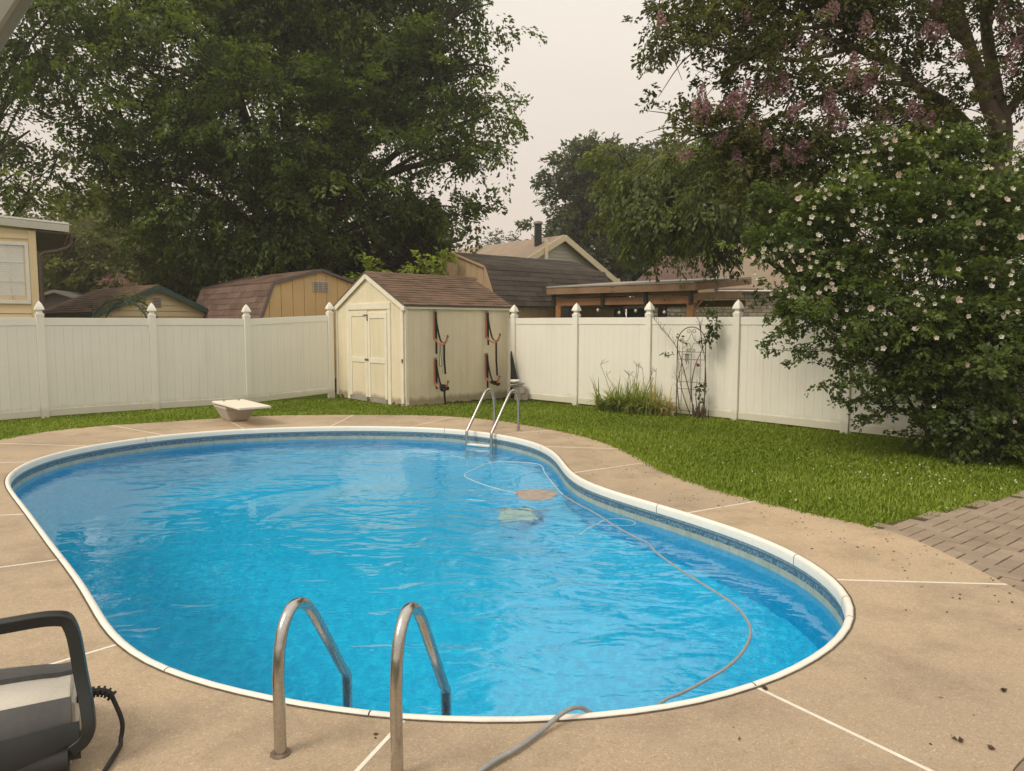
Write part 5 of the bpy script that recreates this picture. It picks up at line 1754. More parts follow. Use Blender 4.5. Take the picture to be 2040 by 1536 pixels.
# thin tree at far left
left = [ml((-12.951, 20, 9.184), 120, 20, .7), ml((-14.654, 20, 7.875), 130, 20, .7), ml((-13.079, 20, 6.95), 95, 20, .45), ml((-13.711, 20, 5.481), 80, 20, .6), ml((-12.087, 20, 10.22), 110, 20, .6), ml((-13.911, 20, 11.119), 150, 20), ml((-12.767, 20.5, 5.987), 60, 20.5, .5), ml((-15.594, 20, 6.017), 120, 20)]
tree('maple_tree', 'thinner maple at the far left with sky showing through its crown', left, (-15.5, 20.5, 0), .28, 3.5, 'maple', 3.0, 50, .8, .145, 5, sub=3, droop=.3, shell=.3, tint_bias=.12, clump=8, cr=.55)
# pale trees in the left distance
pale = [((150, 480), 70), ((110, 540), 60), ((235, 430), 60), ((215, 510), 70), ((60, 460), 60), ((170, 405), 45)]
for k, ((x, y), r) in enumerate(pale):
    D = 33 + 2.2 * k
    labs = ['yellow green tree left of the green trimmed shed roof', 'low pale tree right beside the yellow house downspout', 'pale tree seen through the maple above the green trimmed shed', 'pale rounded tree just behind the brown shed roof', 'pale tree rising behind the yellow house roof', 'highest pale tree above the yellow house gutter']
    M_ = {'150': (-19.809, 33, 5.476), '110': (-22.18, 35.2, 4.284), '235': (-20.198, 37.4, 7.248), '215': (-22.034, 39.6, 5.419), '60': (-27.655, 41.8, 7.049), '170': (-25.692, 44, 8.968)}[str(x)]
    rr = r * D / 1430
    lb = [(M_[0], M_[1], M_[2], rr, rr, rr, 1), (M_[0] + rr * .6, M_[1], M_[2] - rr * .8, rr * .9, rr, rr, 1), (M_[0] - rr * .6, M_[1] + 1, M_[2] - rr * .9, rr * .9, rr, rr, 1)]
    tree('leafy_tree', labs[k], lb, (M_[0], M_[1], 0), .18, M_[2] * .5, 'light_leaf', 1.8, 36, 1.0, .26, 40 + k, group='pale trees beyond the left sheds', sub=2, shell=.4)
# dead grey snag at left
sn = MB()
b_ = Vector((*(-22.18, 38, 2.92)[:2], 0))
limbs(sn, b_, [(b_.x + .4, b_.y, 8.0, .8, .8, 1.2, 1), (b_.x - .7, b_.y, 7.2, .7, .7, 1, 1)], .22, np.random.default_rng(2), 4.5, 14)
st_ = thing('bare_tree', 'grey leafless tree top behind the pale trees at left', 'tree', tuple(b_))
part('trunk', sn, M['bark_pale'], st_, True)
# dark woods far behind
wd = thing('distant_woods', 'dark tree mass behind the left sheds', 'trees', (-9, 46, 0))
wd['kind'] = 'stuff'
wl = []
rng_ = np.random.default_rng(77)
for k in range(26):
    x = -38 + 1.35 * k + rng_.normal() * .5
    wl.append((x, 47 + rng_.normal() * 1.5, 3.2 + rng_.random() * 2.8, 2.2, 2.0, 2.6, 1))
foliage('crown', wd, M['understory'], wl, .9, 30, 1.3, .42, rng_, shell=.5)
# understory along the back of the sheds
us = [((330, 540), 60, 25, 'dark shrub between the green trimmed and apricot sheds'), ((460, 520), 60, 25.5, 'dark shrub above the left end of the apricot shed'), ((560, 500), 62, 26, 'dark leafy shrub behind the apricot shed ridge'),
      ((670, 510), 62, 26, 'dark leafy shrub above the apricot shed vent'), ((770, 500), 60, 26, 'dark shrub behind the cream shed roof'), ((850, 490), 52, 25.5, 'dark shrub between the maple trunk and the pointed evergreen')]
UP = [(-11.944, 25, 3.538), (-9.876, 25.5, 3.924), (-8.262, 26, 4.323), (-6.29, 26, 4.145), (-4.49, 26, 4.323), (-2.993, 25.5, 4.446)]
for k, ((x, y), r, D, lab) in enumerate(us):
    p = UP[k]
    rr = r * D / 1430
    lb = [(p[0], p[1], p[2], rr, rr, rr, 1), (p[0] + .3, p[1], p[2] - rr, rr * 1.1, rr, rr, 1), (p[0] - .4, p[1] + .5, p[2] + rr * .5, rr * .8, rr, rr, .8)]
    tree('leafy_shrub', lab, lb, (p[0], p[1], 0), .10, 1.2, 'understory', 4.0, 36, .55, .16, 60 + k, cat='shrub', group='dark shrubs behind the sheds', sub=2, droop=.2, tint_bias=.08)
# evergreen at the right foot of the maple
def conifer(name, label, base, h, r, mat, seed, n=900, cat='tree', r_top=.15, z0=.6, dens=46, leaf=.10):
    rng = np.random.default_rng(seed)
    t = thing(name, label, cat, base)
    part('trunk', MB().tube([base, (base[0], base[1], h * .95)], [.16, .03], 8), M['bark'], t, True)
    z = rng.random(n) ** .85
    ang = rng.uniform(0, 2 * np.pi, n)
    R = (r * (1 - z) + r_top) * (0.75 + .4 * rng.random(n))
    Zc = z0 + z * (h - z0)
    d = np.c_[np.cos(ang), np.sin(ang), np.full(n, -.12)]
    k = dens
    tt = rng.random((n, k)) ** .7
    c = np.c_[np.full(n, base[0]), np.full(n, base[1]), Zc]
    side = np.c_[-np.sin(ang), np.cos(ang), np.zeros(n)]
    p = c[:, None, :] + d[:, None, :] * (tt * R[:, None])[..., None] + side[:, None, :] * (rng.normal(size=(n, k)) * .10 * (1.2 - tt))[..., None]
    p[..., 2] += rng.normal(size=(n, k)) * .05
    ld = d[:, None, :] + side[:, None, :] * (rng.normal(size=(n, k)) * .8)[..., None] + rng.normal(size=(n, k, 3)) * .25
    nn = rng.normal(size=(n, k, 3)) * .5 + np.array([0, 0, 1.0])
    sz = leaf * (.7 + .6 * rng.random(n * k))
    v, f = leaf_quads(p.reshape(-1, 3), ld.reshape(-1, 3), nn.reshape(-1, 3), sz, sz * .35)
    tint = np.clip(np.repeat(rng.random(n) * .6, k) + .3 * tt.ravel(), 0, 1)
    me = np_mesh('crown', v - np.array(base), f, tint)
    me.materials.append(M[mat])
    o = bpy.data.objects.new('crown', me); COL.objects.link(o); o.parent = t
    return t
cb_ = (-2.799, 26.5, 2.554)
conifer('spruce_tree', 'dark pointed evergreen at the right foot of the huge maple', (cb_[0], 26.5, 0), 6.1, 1.35, 'conifer', 8, n=620)
# lime saplings behind the cream shed
sap = [((-4.0, 21, 3.174), 28, 'lime green sapling left of the cream shed ridge'), ((-2.791, 21, 3.303), 24, 'lime green sapling top above the middle of the cream shed roof'), ((-2.081, 21.5, 3.636), 22, 'lime green sapling beside the tan barn roof peak'), ((-4.585, 21, 3.015), 16, 'small lime sapling just right of the apricot shed')]
for k, (p, r, lab) in enumerate(sap):
    rr = r * 21 / 1430
    lb = [(p[0], p[1], p[2], rr, rr, rr * 1.3, 1), (p[0] + .1, p[1], p[2] - rr * 2, rr * 1.2, rr, rr * 1.3, 1)]
    tree('sapling', lab, lb, (p[0], p[1], 0), .03, 1.5, 'lime', 9, 12, .32, .16, 80 + k, group='lime saplings behind the cream shed', sub=1, shell=.1, aspect=.5, hang=.3)
# pink crepe myrtle far left
p = (-15.772, 30, 3.327)
t = thing('crepe_myrtle', 'small pink flowering shrub behind the green trimmed shed', 'shrub', (p[0], p[1], 0))
rng_ = np.random.default_rng(31)
foliage('crown', t, M['understory'], [(p[0], p[1], p[2] - .3, .8, .8, .6, 1)], 2, 26, .5, .12, rng_)
foliage('blossom', t, M['pink'], [(p[0] - .25, p[1] - .8, p[2] + .12, .48, .3, .34, 1), (p[0] + .55, p[1] - .8, p[2] + .05, .45, .3, .3, 1)], 14, 30, .25, .06, rng_)
# vine arch in front of the green trimmed shed
va = Vector((*(-9.127, 16.8, 1.78)[:2], 0))
t = thing('garden_arch', 'green metal garden arch overgrown with vine behind the left fence', 'arch', tuple(va))
for dy in (0, .5):
    pts = [va + Vector((-.66 , dy, .1)), va + Vector((-.66, dy, 1.62))] + [va + Vector((-.66 * math.cos(q), dy, 1.62 + .66 * math.sin(q) * 1.02)) for q in np.linspace(0, math.pi, 14)] + [va + Vector((.66, dy, .1))]
    part('hoop', MB().tube(pts, .02, 6), M['green_trim'], t)
vl = [(va.x + .66 * math.cos(q), va.y + .25, 1.66 + .66 * math.sin(q), .13, .3, .10, 1.0) for q in np.linspace(.15, 3.0, 13)]
foliage('vine', t, M['vine'], vl, 9, 14, .16, .07, np.random.default_rng(9), shell=.2)

# right hand side: dark hazy mass, drooping tree
dk = [ml((3.388, 45, 11.1), 45, 45), ml((4.025, 45, 8.373), 62, 45), ml((5.232, 45, 11.401), 55, 45), ml((6.181, 45, 9.285), 80, 45), ml((4.974, 45, 6.232), 75, 45), ml((7.753, 45, 7.458), 80, 45), ml((7.395, 45, 10.798), 60, 45), ml((7.167, 45, 5.001), 60, 45), ml((8.525, 46, 9.763), 80, 46), ml((10.145, 46, 7.585), 80, 46), ml((3.112, 45, 5.617), 30, 45), ml((10.621, 47, 11.202), 70, 47), ml((13.573, 47, 8.987), 90, 47), ml((16.804, 47, 8.987), 90, 47), ml((14.144, 47, 11.832), 80, 47)]
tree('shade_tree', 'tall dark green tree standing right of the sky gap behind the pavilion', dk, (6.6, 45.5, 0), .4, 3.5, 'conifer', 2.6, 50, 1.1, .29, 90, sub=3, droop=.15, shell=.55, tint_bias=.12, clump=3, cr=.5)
dr = [ml((3.205, 19.5, 5.648), 60, 19.5), ml((4.029, 19, 5.802), 70, 19), ml((4.947, 19, 5.42), 80, 19), ml((3.919, 19, 4.652), 80, 19), ml((2.95, 19.5, 4.729), 45, 19.5, .8), ml((5.087, 18.5, 4.637), 75, 18.5), ml((5.971, 18.5, 4.824), 80, 18.5), ml((4.277, 18.8, 4.047), 45, 18.8, .9), ml((5.605, 18.5, 4.261), 45, 18.5, .7), ml((6.863, 18.5, 4.762), 85, 18.5), ml((5.316, 19, 6.309), 60, 19), ml((3.442, 19.2, 4.032), 45, 19.2, .7)]
tree('beech_tree', 'drooping layered green tree hanging over the pavilion roof', dr, (8.4, 20.2, 0), .22, 2.8, 'droop', 7.0, 44, .62, .14, 91, sub=3, droop=.5, hang=.4, aspect=.42, shell=.4, tint_bias=.05, clump=9, cr=.42)
# distant trees over the far house roof
for k, (q, r, lab) in enumerate((((-1.812, 75, 10.065), 26, 'hazy far tree on the left above the distant house roof'), ((-0.103, 75, 10.269), 22, 'hazy far tree in the middle above the distant house roof'), ((1.863, 75, 10.167), 17, 'hazy far tree on the right beside the black flue'))):
    rr = r * 75 / 1430
    tree('far_tree', lab, [(q[0], q[1], q[2] - rr * .3, rr, rr, rr, 1), (q[0] + rr * .4, q[1], q[2] - rr * 1.2, rr * 1.2, rr, rr, 1)], (q[0], q[1], 0), .2, q[2] * .6, 'hazy', 1.0, 24, .9, .30, 95 + k, group='hazy far trees', sub=2, shell=.3)

# ------------------------------------------------------------------ crepe myrtle on the right
def crepe():
    rng = np.random.default_rng(14)
    b = Vector((7.35, 11.6, 0))
    t = thing('crepe_myrtle', 'large crepe myrtle with smooth forked trunks and mauve blossom at upper right', 'tree', tuple(b))
    mb = MB()
    W = lambda *pts: [Vector(q) for q in pts]
    stems = [(W((7.30, 11.6, 0), (7.59, 11.5, 4.187), (7.313, 11.4, 5.149), (6.936, 11.3, 5.933), (6.442, 11.2, 6.979), (5.674, 11, 8.276)), .15),
             (W((7.5, 11.7, 0), (7.759, 11.6, 4.208), (7.529, 11.5, 5.255), (7.318, 11.5, 6.232), (7.159, 11.4, 7.219), (7.146, 11.4, 8.8)), .14),
             (W((7.59, 11.5, 4.187), (6.606, 11.3, 4.932), (5.73, 11.0, 5.462), (4.955, 10.8, 5.711), (4.285, 10.6, 5.809)), .095),
             (W((7.317, 11.4, 4.393), (6.696, 11.2, 4.978), (6.04, 11.0, 5.209), (5.268, 10.8, 5.217), (4.459, 10.6, 4.977)), .06),
             (W((5.73, 11.0, 5.462), (4.945, 10.8, 5.956), (4.322, 10.7, 5.952), (3.819, 10.5, 5.804), (3.218, 10.4, 5.934)), .04),
             (W((6.936, 11.3, 5.933), (5.751, 11.0, 6.603), (4.551, 10.8, 6.791), (3.399, 10.6, 6.832), (2.531, 10.5, 6.515)), .06),
             (W((4.955, 10.8, 5.711), (4.154, 10.6, 5.464), (3.371, 10.4, 5.461), (2.64, 10.3, 5.559), (1.993, 10.2, 5.654)), .035),
             (W((4.459, 10.6, 4.977), (3.856, 10.5, 4.67), (3.257, 10.4, 4.504), (2.668, 10.3, 4.34)), .03),
             (W((7.594, 11.5, 4.799), (8.165, 11.4, 5.747), (8.493, 11.2, 6.548)), .08),
             (W((3.229, 10.4, 5.529), (2.957, 10.4, 5.189), (2.674, 10.4, 5.257), (2.501, 10.4, 5.087)), .010)]
    for pts, r in stems:
        q = catmull(pts, 6)
        mb.tube(q, [r * (1 - .7 * i / (len(q) - 1)) for i in range(len(q))], 9)
    for _ in range(90):
        pts, r = stems[rng.integers(2, 8)]
        a = pts[rng.integers(1, len(pts))]
        d = Vector(rng.normal(size=3) * np.array([.6, .4, .5]))
        q = catmull([a, a + d * .5 + Vector((0, 0, .1)), a + d], 3)
        mb.tube(q, [.014 * (1 - .7 * i / (len(q) - 1)) for i in range(len(q))], 4)
    part('trunk', mb, M['bark_pale'], t, True)
    D = 10.6
    lb = [ml((2.014, 10.3, 5.593), 50, 10.3, .8), ml((2.66, 10.4, 5.866), 70, 10.4), ml((3.396, 10.5, 5.77), 70, 10.5, .8), ml((4.133, 10.6, 6.084), 80, 10.6), ml((5.079, 10.8, 6.236), 80, 10.8), ml((5.964, 10.8, 5.956), 70, 10.8, .7),
          ml((2.812, 10.5, 6.515), 90, 10.5), ml((4.105, 10.6, 6.9), 120, 10.6), ml((5.621, 10.8, 7.067), 130, 10.8), ml((7.144, 11, 6.744), 110, 11), ml((7.853, 11.2, 5.968), 70, 11.2, .8),
          ml((3.271, 10.5, 5.154), 55, 10.5, .7), ml((3.842, 10.5, 5.085), 70, 10.5, .8), ml((4.595, 10.6, 5.186), 60, 10.6, .7), ml((2.451, 10.3, 4.613), 45, 10.3, .8), ml((2.943, 10.3, 4.545), 60, 10.3), ml((3.686, 10.4, 4.366), 75, 10.4), ml((4.437, 10.5, 4.391), 80, 10.5),
          ml((5.245, 10.7, 4.584), 70, 10.7), ml((6.081, 10.9, 4.71), 70, 10.9, .8), ml((3.304, 10.5, 3.971), 60, 10.5), ml((4.029, 10.5, 3.76), 70, 10.5), ml((4.906, 10.7, 3.943), 70, 10.7), ml((5.815, 10.9, 4.057), 60, 10.9), ml((7.907, 11.2, 5.089), 60, 11.2), ml((7.934, 11.6, 4.208), 60, 11.6),
          ml((4.689, 11, 3.413), 60, 11), ml((3.86, 11, 3.339), 50, 11, .8), ml((2.815, 10.3, 4.066), 50, 10.3), ml((6.375, 12.2, 3.599), 90, 12.2), ml((7.324, 12.4, 3.797), 90, 12.4), ml((8.312, 12.6, 3.746), 90, 12.6), ml((6.947, 12.4, 2.787), 90, 12.4), ml((7.867, 12.5, 2.795), 90, 12.5), ml((8.878, 12.6, 2.976), 100, 12.6), ml((5.906, 12.2, 2.769), 70, 12.2), ml((9.162, 12.6, 4.001), 90, 12.6), ml((4.834, 10.6, 6.357), 90, 10.6), ml((6.556, 11, 5.318), 80, 11, .8), ml((6.79, 11.3, 4.37), 80, 11.3), ml((7.798, 11, 6.885), 110, 11), ml((5.16, 10.6, 5.395), 60, 10.6, .6), ml((3.582, 10.4, 5.461), 60, 10.4), ml((2.285, 10.3, 5.96), 60, 10.3, .8)]
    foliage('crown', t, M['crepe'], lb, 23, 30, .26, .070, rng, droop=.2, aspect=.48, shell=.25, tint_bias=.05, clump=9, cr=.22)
    # panicles of mauve blossom, each one a part
    meshes = []
    for k in range(4):
        n = 150
        zz = rng.random(n)
        rr = .085 * np.sqrt(1 - zz) * (.6 + .5 * rng.random(n))
        an = rng.uniform(0, 6.283, n)
        c = np.c_[rr * np.cos(an), rr * np.sin(an), zz * .26 - .05]
        v, f = leaf_quads(c, rng.normal(size=(n, 3)), rng.normal(size=(n, 3)), np.full(n, .032), np.full(n, .034))
        me = np_mesh('blossom', v, f, np.clip(rng.random(n) * .8 + .1 * k, 0, 1))
        me.materials.append(M['pink'])
        meshes.append(me)
    spots = [(3.525, 9.9, 4.794), (3.389, 9.9, 4.859), (3.737, 9.9, 4.468), (3.769, 9.9, 4.533), (2.797, 9.8, 4.569), (2.896, 9.8, 4.602), (2.999, 9.8, 4.472), (2.452, 9.8, 4.505), (2.533, 9.8, 4.44), (4.392, 10, 4.363), (4.493, 10, 4.396), (3.754, 9.9, 3.974), (3.954, 9.9, 4.04), (3.857, 9.9, 3.921), (3.445, 9.9, 4.106), (5.255, 10.2, 4.179), (3.644, 10, 5.414), (3.912, 10, 5.447),
             (1.999, 9.9, 5.667), (3.096, 9.9, 5.763), (4.302, 10, 5.836), (4.299, 10, 5.933), (4.842, 10.2, 5.72), (5.691, 10.3, 5.693), (5.863, 10.3, 5.726), (5.899, 10.3, 5.693), (6.995, 10.6, 5.878), (7.158, 10.6, 5.533), (6.912, 10.6, 6.084), (7.201, 10.6, 6.015), (4.352, 10, 4.529), (4.54, 10, 4.924), (4.975, 10.2, 5.022), (4.937, 10.2, 5.122), (4.692, 10.2, 5.189), (5.588, 10.4, 4.628), (5.732, 10.4, 4.573), (5.877, 10.4, 4.504),
             (2.768, 9.9, 4.172), (3.237, 9.9, 4.304), (2.286, 9.9, 3.961), (3.078, 10, 3.864), (4.28, 10, 4.628), (3.592, 10, 3.83), (5.869, 10.4, 6.068), (7.166, 10.7, 5.359), (7.326, 10.7, 5.709), (5.186, 10.3, 4.545), (4.156, 10, 4.297), (3.056, 9.9, 4.762), (5.288, 10.2, 4.213), (6.24, 10.5, 5.497), (4.794, 10.1, 4.89), (3.624, 9.9, 4.859), (2.554, 9.9, 4.696)]
    for k, p in enumerate(spots):
        mt = Matrix.Translation(p) @ Matrix.Rotation(rng.uniform(0, 6.28), 4, 'Z') @ Matrix.Rotation(rng.normal() * .7, 4, 'X') @ Matrix.Diagonal((*([.75 + .5 * rng.random()] * 3), 1))
        inst('blossom', meshes[k % 4], t, mt)
crepe()

# ------------------------------------------------------------------ rose of Sharon bush
def sharon():
    rng = np.random.default_rng(23)
    b = Vector((6.15, 9.9, 0))
    t = thing('hibiscus_bush', 'tall rose of Sharon bush full of white and pale pink flowers at right', 'bush', tuple(b))
    lb = [ml((3.833, 9.6, 3.066), 75, 9.6), ml((3.749, 9.5, 2.405), 80, 9.5), ml((4.351, 9.6, 3.326), 80, 9.6), ml((4.912, 9.7, 3.734), 70, 9.7), ml((5.688, 9.9, 3.842), 70, 9.9), ml((6.429, 10, 3.864), 80, 10), ml((4.418, 9.4, 2.59), 95, 9.4), ml((5.177, 9.4, 3.038), 105, 9.4), ml((6.016, 9.5, 3.052), 100, 9.5), ml((6.807, 9.7, 3.146), 100, 9.7),
          ml((4.055, 9.4, 1.879), 75, 9.4), ml((4.672, 9.2, 1.876), 95, 9.2), ml((5.369, 9.1, 2.125), 110, 9.1), ml((6.197, 9.2, 2.066), 110, 9.2), ml((5.159, 9.0, 1.372), 95, 9.0), ml((5.848, 8.9, 1.375), 100, 8.9), ml((6.539, 9, 1.434), 90, 9), ml((4.905, 9.2, 0.977), 65, 9.2, .9), ml((5.375, 9.1, 0.728), 70, 9.1, .8), ml((5.883, 8.9, 0.75), 80, 8.9, .8), ml((6.519, 9, 0.739), 80, 9, .8), ml((5.717, 9.2, 0.26), 45, 9.2, .6), ml((6.295, 9.0, 0.227), 45, 9.0, .6),
          ml((3.445, 9.5, 2.665), 40, 9.5, .8), ml((4.421, 9.3, 1.36), 60, 9.3, .7), ml((4.848, 9.3, 0.509), 30, 9.3, .6), ml((5.447, 9.3, 0.311), 55, 9.3), ml((5.905, 9.1, 0.405), 60, 9.1), ml((6.411, 9.0, 0.42), 70, 9.0), ml((6.252, 9.1, -0.05), 40, 9.1, .8), ml((5.231, 9.6, 1.416), 80, 9.6), ml((5.884, 9.6, 1.75), 90, 9.6), ml((6.553, 9.6, 1.75), 90, 9.6), ml((6.989, 9.4, 2.009), 90, 9.4)]
    # arching sprays on the left edge
    arms = [((4.447, 9.4, 1.879), (3.759, 9.3, 1.684), (3.214, 9.2, 1.428)), ((4.589, 9.4, 1.619), (3.961, 9.3, 1.49), (3.544, 9.2, 1.139)), ((4.465, 9.4, 1.422), (3.9, 9.3, 1.36), (3.15, 9.2, 1.396)), ((4.822, 9.3, 1.1), (4.325, 9.2, 0.945), (3.907, 9.2, 0.912)), ((4.834, 9.3, 0.838), (4.464, 9.2, 0.717), (4.173, 9.2, 0.717)), ((4.311, 9.4, 2.009), (3.822, 9.3, 1.749), (3.306, 9.2, 1.569)), ((4.981, 9.2, 0.717), (4.616, 9.1, 0.535), (4.394, 9.1, 0.47)), ((4.556, 9.3, 1.23), (4.059, 9.2, 1.171), (3.663, 9.2, 1.428))]
    ext = []
    for a, m, e in arms:
        for q in catmull([a, m, e], 5):
            ext.append((q.x, q.y, q.z, .075, .075, .05, 1.3))
    foliage('crown', t, M['hibiscus'], lb, 25, 32, .22, .064, rng, droop=.15, aspect=.62, shell=.35, tint_bias=.05, clump=7, cr=.16)
    foliage('side_sprays', t, M['hibiscus'], ext, 22, 8, .12, .055, rng, droop=.1, aspect=.6, shell=.1)
    mb = MB()
    for k in range(16):
        e = lb[rng.integers(0, len(lb))]
        s = b + Vector((rng.normal() * .18, rng.normal() * .15, 0))
        q = catmull([s, s.lerp(Vector(e[:3]), .45) + Vector((0, 0, .25)), Vector(e[:3])], 6)
        mb.tube(q, [.03 * (1 - .75 * i / (len(q) - 1)) for i in range(len(q))], 6)
    for a, m, e in arms:
        q = catmull([a, m, e], 6)
        mb.tube(q, [.009 * (1 - .7 * i / (len(q) - 1)) for i in range(len(q))], 5)
    part('stem', mb, M['cane'], t, True)
    # flowers: each its own part, facing outwards
    def flower(n, r, cup, mat, jit):
        vs, fs = [], []
        for k in range(n):
            an = 6.2832 * k / n + jit
            d = np.array([math.cos(an), math.sin(an), 0]); s = np.array([-d[1], d[0], 0])
            o = len(vs)
            vs += [tuple(d * .1 * r), tuple(d * r * .6 + s * r * .42 + np.array([0, 0, cup * .5 * r])), tuple(d * r + s * r * .18 + np.array([0, 0, cup * r])), tuple(d * r * .98 - s * r * .22 + np.array([0, 0, cup * .9 * r])), tuple(d * r * .55 - s * r * .42 + np.array([0, 0, cup * .42 * r]))]
            fs.append(tuple(range(o, o + 5)))
        mb = MB().add(vs, fs)
        mb.lathe((0, 0, 0), [(r * .10, -.01), (r * .09, r * .35), (r * .02, r * .5)], 5)
        me = mb.mesh('flower')
        a = me.attributes.new('tint', 'FLOAT', 'FACE')
        a.data.foreach_set('value', [float(x) for x in rng.random(len(me.polygons))])
        me.materials.append(M[mat])
        return me
    fm = [flower(5, .031, .6, 'bloom', .1), flower(5, .027, 1.0, 'bloom', .4), flower(5, .025, 1.7, 'bloom', .7), flower(6, .040, .5, 'bloom_pink', .2), flower(5, .036, .9, 'bloom_pink', .5)]
    C0 = np.array([6.15, 10.4, 1.6])
    n = 0
    tries = 0
    LB = np.array([q[:6] for q in lb])
    def shaded(p):
        # deep inside the bush no buds open
        v = np.array([0, 0, 1.71]) - p
        v /= np.linalg.norm(v)
        o = (p - LB[:, :3]) / (LB[:, 3:6] * .92); w = v / (LB[:, 3:6] * .92)
        A = (w * w).sum(1); B = (o * w).sum(1); Cc = (o * o).sum(1) - 1
        D_ = B * B - A * Cc
        return bool(((D_ > 0) & (-B + np.sqrt(np.maximum(D_, 0)) > 0)).any())
    while n < 290 and tries < 40000:
        tries += 1
        e = lb[rng.integers(0, 26)]
        if e[2] < 1.5 and rng.random() < .80:
            continue
        d = rng.normal(size=3); d[1] = -abs(d[1]) * 1.2; d /= np.linalg.norm(d)
        p = np.array(e[:3]) + d * np.array(e[3:6]) * (1.05 + .2 * rng.random())
        if shaded(p) and rng.random() < .985:
            continue
        f = Vector(d) + Vector((rng.normal() * .3, -.3, rng.normal() * .3 + .15))
        mt = Matrix.Translation(p) @ f.to_track_quat('Z', 'Y').to_matrix().to_4x4() @ Matrix.Diagonal((*([.75 + .5 * rng.random()] * 3), 1))
        hi = e[2] > 2.0
        k = rng.choice(5, p=[.28, .30, .34, .03, .05] if hi else [.26, .22, .22, .14, .16])
        inst('flower', fm[k], t, mt)
        n += 1
sharon()

# ------------------------------------------------------------------ daylily clump, trellis, climbing rose
def daylily():
    rng = np.random.default_rng(6)
    c0 = np.array([2.36, 14.02, -.03])
    t = thing('daylily_clump', 'clump of arching daylily leaves with dry stalks against the right fence', 'plant', (2.36, 14.02, 0))
    n = 720
    cx = np.clip(rng.normal(size=n) * .38, -.8, .8)
    fd = np.array([.75, -.66])
    base = np.c_[c0[0] + fd[0] * cx + rng.normal(size=n) * .07, c0[1] + fd[1] * cx - .05 + rng.normal(size=n) * .07, np.full(n, c0[2])]
    an = rng.uniform(0, 6.283, n)
    d = np.c_[np.cos(an) + cx * 1.1, np.sin(an) - .3, np.zeros(n)]
    d = unit(d)
    ln = .46 + .34 * rng.random(n)
    curl = .55 + .6 * rng.random(n)
    up_ = rng.random(n) < .13
    ln[up_] = .58 + .28 * rng.random(up_.sum())
    curl[up_] = .18 + .25 * rng.random(up_.sum())
    seg = 5
    s = np.c_[-d[:, 1], d[:, 0], np.zeros(n)]
    rows = []
    for k in range(seg + 1):
        q = k / seg
        z = ln * (q * 1.05 - curl * .75 * q * q)
        r = ln * (.10 * q + .62 * q * q * curl)
        w = .016 * (1 - q ** 2 * .92)
        p = base + d * r[:, None] + np.c_[np.zeros((n, 2)), z]
        rows += [p - s * w, p + s * w]
    v = np.stack(rows, 1).reshape(-1, 3)
    o = np.arange(n)[:, None] * (2 * (seg + 1))
    f = np.vstack([np.hstack([o + 2 * k, o + 2 * k + 1, o + 2 * k + 3, o + 2 * k + 2]) for k in range(seg)])
    tn = np.clip(.3 * rng.random(n) + .18 + .12 * rng.normal(size=n), 0, .75)
    tn[(cx > .42) & (rng.random(n) < .75)] = 1.0
    tn[rng.random(n) < .06] = .95
    me = np_mesh('leaf_blades', v - np.array([2.36, 14.02, 0]), f, np.tile(tn, seg))
    me.materials.append(M['lily'])
    ob = bpy.data.objects.new('leaf_blades', me); COL.objects.link(ob); ob.parent = t
    mb = MB()
    for k in range(11):
        x = rng.normal() * .3
        a = Vector((c0[0] + fd[0] * x, c0[1] + fd[1] * x, 0))
        e = a + Vector((rng.normal() * .28 + x * .5, -.05, .62 + rng.random() * .32))
        q = catmull([a, a.lerp(e, .5) + Vector((0, 0, .06)), e], 5)
        mb.tube(q, .0038, 4)
        for j in range(3):
            dd = Vector((rng.normal() * .07, 0, .06 + rng.random() * .05))
            mb.tube([e, e + dd], .003, 4)
    part('dry_stalks', mb, M['cane'], t)
daylily()

